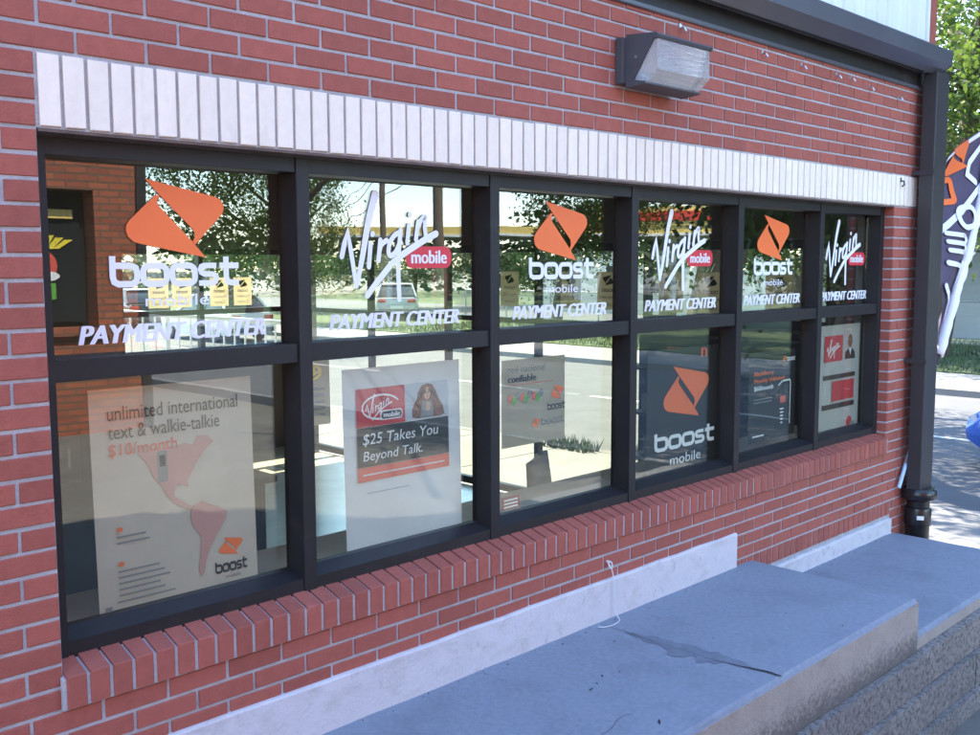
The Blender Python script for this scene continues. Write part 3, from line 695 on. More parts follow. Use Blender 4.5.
for x, y, a, l in ((1.76, -0.795, 0.7, .025), (1.80, -0.449, 0.2, .018), (1.86, -0.43, 1.2, .012), (1.93, -0.40, 0.9, .016), (2.25, -0.21, 0.3, .014), (3.2, -0.12, 0.5, .008)):
    dx, dy = math.cos(a)*l, math.sin(a)*l; blot('spot', [(x-dx, y-dy), (x+dy*.2, y-dx*.2), (x+dx, y+dy), (x-dy*.25, y+dx*.25)], 0.003, 'crack')

rr = random.Random(9)
for x0, y0, a0, n_ in ((0.9, -0.2, -1.2, 12), (3.0, -0.5, 2.4, 10), (1.45, -0.75, 0.5, 9)):
    p = [(x0, y0)]; a_ = a0
    for _ in range(n_): a_ += rr.uniform(-.5, .5); p.append((p[-1][0]+.035*math.cos(a_), min(-0.04, max(-0.88, p[-1][1]+.035*math.sin(a_)))))
    blot('hairline_crack', [(x, y-.0008) for x, y in p] + [(x, y+.0008) for x, y in p[::-1]], 0.0022, 'crack')
lt_ = MB()
for _ in range(130):
    x = rr.uniform(0.6, 5.5); near = rr.random() < 0.65; y = -0.03-abs(rr.gauss(0, .025)) if near else rr.uniform(-.85, -.05); z = 0.0015 if x < 3.72 else -0.1935; r_ = rr.uniform(.002, .007); a_ = rr.uniform(0, 6.28)
    lt_.add([(x+r_*math.cos(a_), y+r_*math.sin(a_), z), (x+r_*.6*math.cos(a_+2), y+r_*.6*math.sin(a_+2), z), (x+r_*math.cos(a_+4), y+r_*.7*math.sin(a_+4), z), (x, y, z+r_*rr.uniform(.3, .9))], [(0, 1, 3), (1, 2, 3), (2, 0, 3)])
mat('litter', (0.12, 0.10, 0.075), 0.9, 0.3, 30, objvar=0.5)
B(lt_, 'grit', 'litter', kind='stuff', label='grit and leaf crumbs scattered on the concrete landings', category='grit')

# ------------------------------------------------------------------ things on the wall
wp = empty('wall_light', (2.70, 0, 2.40), 'dark wall mounted floodlight with a clear prismatic lens under the eave', 'wall light')
wx0, wx1 = 2.50, 2.925
B(MB().box(wx0-0.02, wx1-0.03, -0.045, 0.0, 2.405, 2.60), 'back_box', 'housing', wp, bevel=0.006)
B(MB().prism_x([(-0.045, 2.612), (-0.205, 2.600), (-0.212, 2.590), (-0.205, 2.578), (-0.19, 2.578), (-0.085, 2.418), (-0.150, 2.403), (-0.150, 2.395), (-0.045, 2.385)], wx0, wx0+0.012), 'end_cheek', 'housing', wp)
B(MB().prism_x([(-0.045, 2.612), (-0.205, 2.600), (-0.212, 2.590), (-0.205, 2.578), (-0.19, 2.578), (-0.085, 2.418), (-0.150, 2.403), (-0.150, 2.395), (-0.045, 2.385)], wx1-0.012, wx1), 'end_cheek', 'housing', wp)
B(MB().prism_x([(-0.046, 2.611), (-0.205, 2.599), (-0.211, 2.590), (-0.204, 2.579), (-0.046, 2.585)], wx0+0.0125, wx1-0.0125), 'hood', 'housing', wp)
B(MB().prism_x([(-0.046, 2.386), (-0.150, 2.396), (-0.150, 2.403), (-0.046, 2.410)], wx0+0.0125, wx1-0.0125), 'base', 'housing', wp)
B(MB().prism_x([(-0.200, 2.577), (-0.204, 2.450), (-0.145, 2.405), (-0.085, 2.413), (-0.188, 2.577)], wx0+0.014, wx1-0.014), 'lens', 'prismatic_lens', wp)
B(MB().prism_x([(-0.176, 2.574), (-0.078, 2.415), (-0.070, 2.420), (-0.170, 2.578)], wx0+0.015, wx1-0.015), 'reflector', 'white_label', wp)
B(MB().lathe([(0.0, 0), (0.006, 0), (0.006, 0.004), (0, 0.005)], 0, 0, 8), 'screw', 'steel', wp).matrix_basis = Matrix.Translation((wx0-0.004, -0.10, 2.51)) @ Matrix.Rotation(R(90), 4, 'Y')

HK = [(2.969, 2.724), (3.714, 2.712), (4.13, 2.705), (4.546, 2.707), (4.723, 2.712), (4.98, 2.69), (5.402, 2.678)]
hl = ['silver cable clip on the brick above the wall light', 'silver clip screwed below the eave, second from the wall light', 'silver clip below the eave, third from the wall light', 'silver clip below the eave, fourth from the wall light', 'silver clip below the eave, fifth from the wall light', 'silver clip below the eave, second from the downspout', 'silver clip below the eave nearest the downspout']
for (x, z), l in zip(HK, hl):
    h = B(MB().tube([(x, 0.0, z), (x+0.004, -0.022, z-0.004), (x+0.010, -0.030, z-0.018), (x+0.012, -0.020, z-0.026)], 0.0045, 6), 'cable_clip', 'steel', label=l, category='clip', group='clips under the eave')
    B(MB().box(x-0.009, x+0.009, -0.004, 0.002, z-0.004, z+0.018), 'clip_plate', 'steel', h)
h = B(MB().tube([(5.485, 0.0, 2.155), (5.487, -0.024, 2.153), (5.490, -0.028, 2.130), (5.488, -0.012, 2.118)], 0.006, 6), 'wall_hook', 'housing', label='small dark hook on the white lintel beside the downspout', category='hook')
B(MB().box(5.477, 5.493, -0.008, 0.0, 2.148, 2.175), 'hook_plate', 'housing', h)
wr = [(2.455, 0.0, 0.270), (2.458, -0.014, 0.255), (2.472, -0.020, 0.23), (2.478, -0.030, 0.16), (2.484, -0.030, 0.05), (2.486, -0.045, 0.012), (2.462, -0.075, 0.006), (2.40, -0.088, 0.005), (2.345, -0.078, 0.006), (2.325, -0.060, 0.008)]
o = B(MB().tube(catmull(wr, 5), 0.0025, 6), 'loose_wire', 'white_wire', smooth=True, label='thin white wire hanging from the brick sill onto the landing', category='wire')
B(MB().tube(catmull([(2.455, -0.004, 0.272), (2.47, -0.02, 0.262), (2.466, -0.024, 0.235), (2.452, -0.02, 0.250), (2.458, -0.012, 0.268)], 5), 0.0032, 6), 'wire_loop', 'white_wire', o, smooth=True)

# downspout with its black boot
ds = empty('downspout', (5.77, -0.09, -0.75), 'dark brown square downspout at the building corner with black pipe boot', 'downspout')
B(MB().box(5.672, 5.868, -0.140, -0.046, 0.075, 2.86), 'pipe', 'bronze_trim', ds, bevel=0.006)
for z in (0.95, 2.2): B(MB().box(5.662, 5.672, -0.146, 0.0, z, z+0.03), 'strap', 'bronze_trim', ds)
B(MB().lathe([(0.095, 0.010), (0.112, 0.020), (0.118, 0.045), (0.116, 0.075), (0.104, 0.092), (0.060, 0.094)], 5.77, -0.093, 28), 'collar', 'black_pvc', ds, smooth=40)
B(MB().lathe([(0.078, -0.76), (0.078, -0.17), (0.086, -0.165), (0.088, -0.06), (0.084, -0.045), (0.074, -0.040), (0.074, 0.012)], 5.77, -0.093, 28), 'boot', 'black_pvc', ds, smooth=40)
lb_ = MB()
for k in range(6):
    t = R(198+6*k); lb_.v += [(5.77+0.0887*math.cos(t), -0.093+0.0887*math.sin(t), -0.118), (5.77+0.0887*math.cos(t), -0.093+0.0887*math.sin(t), -0.090)]
lb_.f = [(2*k, 2*k+2, 2*k+3, 2*k+1) for k in range(5)]
B(lb_, 'pipe_label', 'white_label', ds)

# feather flag leaning at the corner, its pole tied behind the downspout
fl = empty('feather_flag', (5.6, -0.028, 0.10), 'leaning feather flag with purple banner and white sleeve behind the downspout', 'flag')
def pole_at(t): return Vector((5.593+1.30*t, -0.028-0.02*t, 0.105+1.95*t+0.16*t*t))
B(MB().tube([pole_at(t/6) for t in range(0, 4)], 0.013, 10), 'lower_pole', 'blue_tube', fl, smooth=40)
B(MB().tube([pole_at(0.075), pole_at(0.10)], 0.017, 10), 'pole_collar', 'steel', fl)
B(MB().tube([pole_at(0.40), pole_at(0.43)], 0.024, 10), 'strap', 'cable', fl)
slv = MB(); rr = random.Random(11)
sp_ = [pole_at(0.43+0.02*k) for k in range(52)]; slv.tube(sp_, [0.033+0.013*rr.random() for _ in sp_], 10)
B(slv, 'pole_sleeve', 'banner_white', fl, smooth=True)
bn = MB(); NU, NV = 16, 30
def ban(u, v):        # v up along the pole from the foot, u away from it towards the shop corner; cloth billows a little
    zp = 0.92+1.83*v; xp = 6.27+(zp-0.92)/1.74; wd = (xp-6.09)*(1 if v > 0.12 else 0.55+3.75*v)
    return Vector((xp-u*wd, -0.01+0.05*math.sin(u*4.0+v*6)*u+0.03*math.sin(v*9+u*2), zp-u*wd*0.32*v*v))
for j in range(NV+1):
    for i in range(NU+1): bn.v.append(tuple(ban(i/NU, j/NV)))
bn.f = [(j*(NU+1)+i, j*(NU+1)+i+1, (j+1)*(NU+1)+i+1, (j+1)*(NU+1)+i) for j in range(NV) for i in range(NU)]
bo = B(bn, 'banner', 'banner_dark', fl, smooth=True)
def cloth_y(x, z):
    u, v = 0.5, (z-0.92)/1.83
    for _ in range(12):
        zp = 0.92+1.83*v; xp = 6.27+(zp-0.92)/1.74; wd = xp-6.09; u = (xp-x)/max(wd, 0.05); v = min(1.1, (z+u*wd*0.32*v*v-0.92)/1.83)
    return ban(u, v).y
NP = [0]
def on_banner(shape, name, m, cx, cz_, sx, sz, rot=0.0):
    """print laid on the curved cloth, a hair in front of it"""
    NP[0] += 1; sh = tf(tf(shape, 1, rot=rot), sx, sz, dx=cx, dy=cz_)
    bm = bmesh.new(); vs = [bm.verts.new((x, 0, y)) for x, y in sh[0]]
    for f in sh[1]:
        try: bm.faces.new([vs[i] for i in f])
        except ValueError: pass
    bm.normal_update(); bmesh.ops.triangulate(bm, faces=bm.faces[:]); bmesh.ops.subdivide_edges(bm, edges=bm.edges[:], cuts=1, use_grid_fill=True)
    for v in bm.verts: v.co.y = cloth_y(v.co.x, v.co.z)-0.006-0.0012*NP[0]
    me = bpy.data.meshes.new(name); bm.to_mesh(me); bm.free(); o = link(name, me, m); o.parent = bo; o.matrix_parent_inverse = world_of(bo).inverted(); return o
on_banner(stroke([(6.12, 2.335), (6.5, 2.455), (6.9, 2.59), (7.2, 2.69)], 0.035), 'hem', 'banner_white', 0, 0, 1, 1)
on_banner(stroke([(6.10, 1.80), (6.5, 1.99), (6.98, 2.25)], 0.045), 'print_stripe', 'banner_white', 0, 0, 1, 1)
on_banner(stroke([(6.95, 2.52), (6.72, 2.36), (6.68, 2.27), (6.80, 2.22)], 0.05), 'print_stripe', 'banner_white', 0, 0, 1, 1)
on_banner(logo(), 'logo', 'vinyl_orange', 6.47, 2.37, 1.55, 0.95, R(35))
on_banner(ringrect(-0.1, -0.09, 0.1, 0.09, 0.03, 0.05), 'lettering', 'vinyl_orange', 6.31, 2.13, 1.25, 0.85, R(8))
on_banner(rrect(-0.1, -0.02, 0.1, 0.02, 0.01), 'lettering', 'ink_yellow', 6.20, 1.955, 0.8, 1.2, R(80))
on_banner(ringrect(-0.1, -0.08, 0.1, 0.08, 0.07, 0.045), 'lettering', 'banner_white', 6.575, 1.955, 1.3, 0.9, R(10))
on_banner(join(stroke([(-.12, .06), (.10, .06)], .045), stroke([(-.12, -.02), (.10, -.02)], .045), stroke([(-.12, -.10), (.10, -.10)], .045), stroke([(.10, .06), (.13, .02), (.10, -.02), (.13, -.06), (.10, -.10)], .045)), 'lettering', 'banner_white', 6.36, 1.78, 1.0, 0.75, R(-5))
on_banner(join(stroke([(-.25, .03), (-.05, .0), (.12, .04), (.26, .12)], .05, .02), stroke([(-.02, .02), (-.06, -.12), (-.14, -.24)], .07, .03)), 'lettering', 'banner_white', 6.46, 1.60, 1.1, 0.8)
on_banner(stroke([(-.1, .1), (-.03, .0), (-.1, -.12)], .05), 'lettering', 'banner_white', 6.20, 1.36, 0.8, 1.0)

# ------------------------------------------------------------------ posters inside the glass
YP = 0.168
def sheet(name, m, x0, x1, z0, z1, label, skew=0.0, curl=0.0, category='poster'):
    mb = MB(); n = 10
    for j in range(n+1):
        for i in range(n+1):
            u, v = i/n, j/n; mb.v.append((x0+(x1-x0)*u+skew*(0.5-v), YP+0.0012*math.sin(u*5+v*3)+0.0015+curl*(v*v)*0, z0+(z1-z0)*v))
    mb.f = [(j*(n+1)+i, j*(n+1)+i+1, (j+1)*(n+1)+i+1, (j+1)*(n+1)+i) for j in range(n) for i in range(n)]
    o = B(mb, name, m, smooth=True, label=label, category=category, group='posters in the shop window')
    def put(shape, nm, mm, dy=0.0):
        xs_ = lambda u, v: x0+(x1-x0)*u+skew*(0.5-v)
        sh = ([(xs_(u, 1-v), z1-(z1-z0)*v) for u, v in shape[0]], shape[1]); return flat(sh, nm, mm, o, y=YP-0.0025-dy)
    return o, put
# (prints are given in fractions of the sheet: u right, v down)
def tx(s, u0, u1, v0, v1, bold=0.0, shear=0.0):
    f = fit(heavy(s, 0.03) if bold else text(s), u0, u1, 0, v1-v0); return [(x+y*shear, v1-y) for x, y in f[0]], f[1]
def art(shape, u0, u1, v0, v1):
    f = fit(shape, u0, u1, 0, v1-v0); return [(x, v1-y) for x, y in f[0]], f[1]
def rc(u0, v0, u1, v1): return poly([(u0, v0), (u1, v0), (u1, v1), (u0, v1)])

o, put = sheet('poster', 'paper_beige', 0.176, 0.732, 0.522, 1.250, 'beige poster with a pink map of the Americas in the leftmost lower pane', 0.008)
put(tx('unlimited international', .095, .90, .075, .135), 'lettering', 'ink_black')
put(tx('text & walkie-talkie', .095, .775, .155, .215), 'lettering', 'ink_black')
put(tx('$10/month', .095, .50, .235, .295), 'lettering', 'ink_salmon')
NA = [(.26,.29),(.33,.285),(.38,.275),(.45,.28),(.55,.27),(.60,.285),(.63,.245),(.70,.25),(.73,.28),(.69,.30),(.66,.32),(.62,.36),(.58,.41),(.55,.44),(.56,.47),(.53,.455),(.48,.455),(.465,.50),(.50,.52),(.54,.545),(.575,.56),(.555,.572),(.49,.545),(.43,.50),(.40,.45),(.345,.40),(.32,.34)]
SA = [(.58,.56),(.64,.545),(.70,.57),(.80,.61),(.79,.65),(.74,.70),(.69,.76),(.66,.81),(.635,.88),(.615,.89),(.605,.86),(.62,.78),(.63,.71),(.575,.65),(.565,.60)]
put(poly(NA), 'printed_map', 'ink_pink'); put(poly(SA), 'printed_map', 'ink_pink')
put(rrect(.375, .29, .435, .43, .012), 'printed_phone', 'ink_grey', 0.0008); put(rc(.388, .31, .422, .36), 'printed_screen', 'ink_black', 0.0014)
for v0, n, u1 in ((.605, 2, .33), (.755, 5, .42)):
    put(ell(.135, v0, .018, .010), 'printed_dot', 'ink_orange')
    for k in range(n): put(rc(.115, v0+.028+k*.026, .115+(u1-.115)*(0.8+.2*((k*7) % 3)/2), v0+.036+k*.026), 'printed_text_line', 'ink_grey')
put(art(logo(), .74, .90, .735, .825), 'logo', 'ink_orange'); put(art(bw, .71, .925, .845, .90), 'lettering', 'ink_black'); put(tx('mobile', .78, .88, .912, .93), 'lettering', 'ink_grey')
put(rc(.10, .915, .45, .922), 'printed_text_line', 'ink_grey'); put(rc(.03, .93, .07, .975), 'printed_code', 'ink_grey')

o, put = sheet('poster', 'paper_white', 1.114, 1.702, 0.497, 1.240, 'white poster with red and black panels behind the second lower pane', 0.012)
put(rc(.10, .105, .50, .300), 'printed_panel', 'ink_red'); put(rc(.50, .105, .885, .295), 'printed_photo', 'ink_backdrop')
put(rc(.10, .303, .885, .505), 'printed_panel', 'ink_black'); put(rc(.10, .508, .885, .580), 'printed_panel', 'ink_salmon')
put(art(script_word(0.8), .17, .39, .135, .275), 'lettering', 'ink_white', 0.0008)
put(stroke([(.30+.155*math.cos(t*.314+.5), .205+.062*math.sin(t*.314+.5)) for t in range(18)], .010), 'printed_ring', 'ink_white', 0.0008)
put(rrect(.29, .225, .475, .275, .022), 'logo_pill', 'ink_white', 0.0014); put(rrect(.297, .231, .468, .269, .018), 'logo_pill', 'ink_black', 0.002); put(tx('mobile', .315, .452, .236, .262, .02), 'lettering', 'ink_white', 0.0026)
hair = [(.70,.112),(.74,.12),(.77,.15),(.80,.20),(.835,.24),(.85,.285),(.80,.294),(.60,.294),(.56,.28),(.56,.24),(.60,.20),(.615,.155),(.65,.12)]
put(poly(hair), 'printed_hair', 'ink_hair', 0.0006); put(ell(.694, .163, .030, .034), 'printed_face', 'ink_skin', 0.0012)
for k in range(10):
    q = -1 if k % 2 else 1; a_ = .045+.011*(k//2); put(stroke([(.694+q*.03*.5, .118+.004*k), (.694+q*a_, .150+.006*k), (.694+q*(a_-.012), .185), (.694+q*(a_+.03), .225), (.694+q*(a_+.01), .262), (.694+q*(a_+.04), .285)], .008, .004, smooth=True), 'printed_lock', 'ink_auburn' if k % 3 else 'ink_hair', 0.0022)
for u in (.683, .705): put(ell(u, .158, .0055, .0032, 8), 'printed_eye', 'ink_black', 0.0018)
put(ell(.694, .182, .010, .0035, 8), 'printed_mouth', 'ink_red', 0.0018); put(poly([(.694,.162),(.699,.173),(.690,.173)]), 'printed_nose', 'ink_tan', 0.0018)
put(poly([(.655,.205),(.73,.205),(.75,.25),(.745,.294),(.63,.294),(.635,.25)]), 'printed_sleeve', 'ink_grey', 0.0012); put(ell(.70, .235, .022, .025), 'printed_hand', 'ink_skin', 0.0018)
put(tx('$25 Takes You', .14, .78, .335, .400, .0, .2), 'lettering', 'ink_white', 0.0008); put(tx('Beyond Talk.', .14, .64, .425, .490, .0, .2), 'lettering', 'ink_white', 0.0008)
put(rc(.14, .542, .84, .550), 'printed_text_line', 'paper_white', 0.0008)
put(rc(.17, .64, .52, .645), 'printed_text_line', 'ink_backdrop')

o, put = sheet('poster', 'paper_tan', 1.945, 2.355, 0.835, 1.215, 'tan paper notice with an orange mark in the third lower pane')
put(tx('red nacional', .08, .66, .07, .15), 'lettering', 'ink_grey'); put(tx('confiable', .08, .52, .18, .26, .01), 'lettering', 'ink_black')
put(art(logo(), .76, .97, .34, .52), 'logo', 'ink_orange'); put(art(bw, .70, .99, .55, .635), 'lettering', 'ink_black'); put(art(logo(), .46, .58, .70, .82), 'logo', 'ink_orange'); put(art(bw, .60, .97, .72, .80), 'lettering', 'ink_grey')
for k in range(9): put(ell(.12+.06*k, .44+.03*math.sin(k*2.1), .035, .05, 10), 'printed_blot', ('ink_salmon', 'ink_green', 'ink_grey')[k % 3])
put(rc(.08, .285, .8, .293), 'printed_text_line', 'ink_salmon')

o, put = sheet('poster', 'black_board', 2.985, 3.655, 0.505, 1.190, 'large black poster with a big orange mark and white lettering')
put(art(logo(), .20, .82, .135, .545), 'logo', 'ink_orange'); put(art(bw, .09, .91, .625, .765), 'lettering', 'ink_white'); put(tx('mobile', .30, .72, .81, .885), 'lettering', 'ink_white')
put(tx('n', .70, .79, .015, .085, .03), 'lettering', 'ink_salmon')

o, put = sheet('poster', 'black_board', 3.955, 4.488, 0.595, 1.115, 'smaller black poster with orange text lines in the fifth lower pane')
put(tx('BlackBerry', .09, .50, .215, .275, .01), 'lettering', 'ink_orange'); put(tx('Monthly Unlimited', .09, .74, .295, .355, .01), 'lettering', 'ink_orange'); put(tx('$60/month', .09, .50, .375, .435, .01), 'lettering', 'ink_white')
for k in range(2): put(rc(.09, .52+.035*k, .48, .533+.035*k), 'printed_text_line', 'ink_grey')
put(stroke([(.62, .40), (.70, .36), (.86, .355), (.88, .38), (.88, .86)], .016), 'printed_phone', 'ink_white'); put(rc(.66, .53, .78, .61), 'printed_screen', 'ink_salmon')
for k in range(5): put(ell(.70, .68+.04*k, .05-.006*k, .010, 10), 'printed_key', 'ink_white')
put(art(logo(), .70, .78, .07, .14), 'logo', 'ink_orange'); put(art(bw, .79, .97, .085, .135), 'lettering', 'ink_white'); put(rc(.08, .93, .32, .945), 'printed_text_line', 'ink_white')

o, put = sheet('poster', 'paper_grey', 4.800, 5.352, 0.490, 1.230, 'pale grey poster with a red panel and dark bars in the rightmost pane')
put(rc(.09, .09, .54, .315), 'printed_panel', 'ink_red'); put(art(script_word(1.1), .14, .46, .12, .29), 'lettering', 'ink_white', 0.0008)
put(poly([(.60,.31),(.61,.25),(.68,.215),(.78,.215),(.85,.25),(.87,.31)]), 'printed_suit', 'ink_black'); put(ell(.73, .15, .055, .06), 'printed_face', 'ink_hair'); put(poly([(.70,.215),(.76,.215),(.735,.28)]), 'printed_shirt', 'ink_white', 0.0008)
put(rc(.07, .430, .88, .470), 'printed_bar', 'ink_black'); put(rc(.30, .49, .86, .665), 'printed_panel', 'ink_red'); put(rc(.07, .685, .88, .730), 'printed_bar', 'ink_black')
put(ell(.76, .87, .07, .045), 'logo', 'ink_red'); put(rrect(.78, .875, .90, .915, .015), 'logo_pill', 'ink_grey', 0.0008)

o, put = sheet('sticker', 'ink_maroon', 1.940, 2.058, 0.562, 0.622, 'small maroon sticker in the lower corner of the third lower pane', category='sticker')
for k in range(3): put(rc(.12, .2+.25*k, .85, .32+.25*k), 'printed_text_line', 'ink_white')
o, put = sheet('sticker', 'ink_maroon', 2.775, 2.885, 1.208, 1.280, 'small maroon sticker in the upper corner beside the large black poster', category='sticker')
for k in range(3): put(rc(.1, .2+.25*k, .9, .34+.25*k), 'printed_text_line', 'ink_white')
o, put = sheet('smiley_notice', 'paper_tan', 0.930, 1.055, 1.05, 1.283, 'tan notice with a yellow smiley face beside the white poster', category='notice')
put(ell(.42, .17, .28, .13), 'printed_face', 'ink_yellow'); put(ell(.32, .14, .03, .03, 10), 'printed_eye', 'ink_black', .0008); put(ell(.52, .14, .03, .03, 10), 'printed_eye', 'ink_black', .0008)
put(stroke([(.27, .20), (.42, .25), (.57, .20)], .02), 'printed_mouth', 'ink_black', .0008)
for k in range(5): put(rc(.15, .42+.1*k, .8, .455+.1*k), 'printed_text_line', 'ink_grey')

# small notices on the far windows, printed side to the street, seen from behind
def far_notice(x=None, y=None, a=0.0, z=1.22, lbl=''):
    wd, ht = 0.24, 0.33
    if x is not None:   # on the street glazing, plane x
        mb = MB().box(x-0.0008, x, a-wd/2, a+wd/2, z, z+ht); o = B(mb, 'window_notice', 'paper_tan', label=lbl, category='notice', group='notices on the far windows')
        lay = lambda sh, nm, mm: flat(([(a-wd/2+wd*u, z+ht*(1-v)) for u, v in sh[0]], sh[1]), nm, mm, o, x=x-0.0025)
    else:
        mb = MB().box(a-wd/2, a+wd/2, y-0.0008, y, z, z+ht); o = B(mb, 'window_notice', 'paper_tan', label=lbl, category='notice', group='notices on the far windows')
        lay = lambda sh, nm, mm: flat(([(a+wd/2-wd*u, z+ht*(1-v)) for u, v in sh[0]], sh[1]), nm, mm, o, y=y-0.0025)
    lay(art(logo(), .25, .75, .08, .36), 'logo', 'ink_black'); lay(art(bw, .2, .8, .42, .52), 'lettering', 'ink_grey'); lay(tx('Payment', .15, .85, .62, .74), 'lettering', 'ink_grey'); lay(tx('Center', .2, .8, .80, .91), 'lettering', 'ink_grey')
for a, l in ((3.90, 'seen left of the orange mark in the third upper pane'), (3.13, 'under the orange mark in the third upper pane'), (2.70, 'at the right edge of the third upper pane'), (2.04, 'under the script in the fourth upper pane'), (1.66, 'at the right of the fourth upper pane'), (1.05, 'in the fifth upper pane')):
    far_notice(x=5.866, a=a, lbl='tan notice '+l)
for a, l in ((4.18, 'first'), (4.46, 'second'), (4.93, 'third'), (5.24, 'fourth')):
    far_notice(y=7.690, a=a, z=1.14, lbl='tan notice on the rear window, '+l+' from the left')

# ------------------------------------------------------------------ inside the shop
sc = empty('darkening_counter', (0.8, 2.3, -0.6), 'long dark counter added behind the map poster to darken the pane', 'counter')  # added to block the bright floor and keep the pane dark
B(MB().box(-1.2, 1.95, 2.05, 2.6, -0.6, 0.40), 'base', 'counter_dark', sc); B(MB().box(-1.25, 2.0, 2.0, 2.65, 0.401, 0.44), 'counter_top', 'counter_dark', sc, bevel=0.006)
cbn = empty('darkening_cabinet', (2.0, 5.0, -0.6), 'dark cabinet added deep inside the shop to darken the left pane', 'cabinet')  # also added, a dark backing for the reflections in the left pane
B(MB().box(0.6, 3.4, 4.7, 5.2, -0.6, 0.46), 'carcass', 'counter_dark', cbn)
for k in range(4): d = B(MB().box(0.62+.695*k, 1.295+.695*k, 4.68, 4.699, -0.55, 0.42), 'door', 'navy_panel', cbn); B(MB().box(1.2+.695*k, 1.22+.695*k, 4.665, 4.679, 0.1, 0.25), 'handle', 'galvanised', d)
ch = empty('office_chair', (2.75, 1.35, -0.6), 'grey office chair with a rounded back behind the third lower pane', 'chair')
bk = MB()
for j in range(9):
    for i in range(9):
        u, v = i/8-0.5, j/8; bk.v.append((2.78+u*0.46*(1-0.35*max(0, v-0.6)/0.4), 1.62+0.05*(1-4*u*u)*-1+0.06*v, -0.05+0.56*v-0.10*max(0, v-0.75)*abs(u)*4))
bk.f = [(j*9+i, j*9+i+1, j*9+i+10, j*9+i+9) for j in range(8) for i in range(8)]
o = B(bk, 'backrest', 'chair_back', ch, smooth=True); md = o.modifiers.new('thick', 'SOLIDIFY'); md.thickness = 0.05
B(MB().box(2.53, 3.03, 1.12, 1.60, -0.18, -0.10), 'seat', 'grey_fabric', ch, bevel=0.03)
B(MB().tube([(2.78, 1.36, -0.5), (2.78, 1.36, -0.18)], 0.03, 10), 'gas_lift', 'black_pvc', ch); B(MB().tube([(2.78, 1.50, -0.15), (2.78, 1.66, -0.12), (2.78, 1.68, 0.1)], 0.022, 8), 'back_bar', 'black_pvc', ch)
for k in range(5):
    t = k*2*math.pi/5; p = (2.78+0.28*math.cos(t), 1.36+0.28*math.sin(t)); B(MB().tube([(2.78, 1.36, -0.47), (p[0], p[1], -0.53)], 0.02, 6), 'leg', 'black_pvc', ch); B(MB().lathe([(0.0, -0.6), (0.025, -0.598), (0.028, -0.57), (0.02, -0.545), (0, -0.54)], p[0], p[1], 8), 'caster', 'black_pvc', ch)
ch.location = (3.42, 0.93, -0.6); ch.rotation_euler = (0, 0, R(32))
tb = empty('window_table', (2.6, 1.0, -0.6), 'pale table standing just inside the window', 'table')
B(MB().box(1.95, 3.35, 0.62, 1.12, 0.10, 0.14), 'table_top', 'laminate', tb, bevel=0.004)
for x in (2.0, 3.26):
    for y in (0.66, 1.04): B(MB().box(x, x+0.04, y, y+0.04, -0.6, 0.0995), 'leg', 'galvanised', tb)
sr = empty('side_rack', (5.5, 1.3, -0.6), 'black display rack with red packets by the street wall', 'rack')
B(MB().box(5.52, 5.75, 0.75, 2.1, -0.6, 1.05), 'back_panel', 'navy_panel', sr)
for k in range(4):
    B(MB().box(5.36, 5.52, 0.75, 2.1, -0.3+0.36*k, -0.28+0.36*k), 'shelf', 'counter_dark', sr)
    for q in range(6):
        y = 0.82+0.21*q+random.uniform(0, .04)
        if random.random() < 0.8: B(MB().box(5.44, 5.47, y, y+0.11, -0.279+0.36*k, -0.279+0.36*k+random.uniform(.12, .18)), 'packet', random.choice(['ink_red', 'ink_orange', 'ink_black', 'ink_grey', 'paper_grey']), sr)

# ------------------------------------------------------------------ trees
def leaf_crown(seed, n_clump, n_leaf, rx, rz, leaf):
    rr = random.Random(seed); mb = MB()
    for _ in range(n_clump):
        while True:
            p = Vector((rr.uniform(-1, 1), rr.uniform(-1, 1), rr.uniform(-1, 1)))
            if 0.25 < p.length < 1: break
        c = Vector((p.x*rx, p.y*rx, p.z*rz)); cr = rr.uniform(0.16, 0.34)*rx
        for _ in range(n_leaf):
            d = Vector((rr.gauss(0, 1), rr.gauss(0, 1), rr.gauss(0, .7))); q = c + d*cr*0.55
            a = Vector((rr.gauss(0, 1), rr.gauss(0, 1), rr.gauss(0, .6))).normalized(); b_ = a.orthogonal().normalized(); l = leaf*rr.uniform(.6, 1.3)
            mb.add([q, q+a*l*.5+b_*l*.3, q+a*l, q+a*l*.5-b_*l*.3], [(0, 1, 2, 3)])
    me = bpy.data.meshes.new('crown'); me.from_pydata(mb.v, [], mb.f); me.update(); return me
def trunk_mesh(seed, h, r):
    rr = random.Random(seed); mb = MB(); pts = [(0, 0, -0.1)]; x = y = 0
    for k in range(1, 6): x += rr.uniform(-.08, .08); y += rr.uniform(-.08, .08); pts.append((x, y, h*k/5))
    mb.tube(pts, [r*1.3, r, r*.85, r*.7, r*.5, r*.3], 9)
    for k in range(7):
        b0 = Vector(pts[3 if k % 2 else 4]) - Vector((0, 0, h*0.05*(k % 3))); a = k*0.9+rr.random(); l = h*rr.uniform(.35, .55)
        mb.tube([b0, b0+Vector((math.cos(a)*l*.5, math.sin(a)*l*.5, l*.35)), b0+Vector((math.cos(a)*l, math.sin(a)*l, l*.75))], [r*.4, r*.28, r*.1], 6)
    me = mb.mesh('trunk'); me.materials.append(MATS['bark']); return me
CR = [leaf_crown(s, 120, 230, 1.0, 0.95, 0.042) for s in (1, 2, 3)]
CRD = []
for me in CR:
    d = me.copy(); d.materials.append(MATS['leaf_dark']); CRD.append(d); me.materials.append(MATS['leaf_green'])
TR = [trunk_mesh(s, 1.0, 0.035) for s in (4, 5)]
CRB = []
for q in (0, 1):
    d = leaf_crown(31+q, 95, 190, 1.0, 0.95, 0.038); d.materials.append(MATS['leaf_bright']); CRB.append(d)
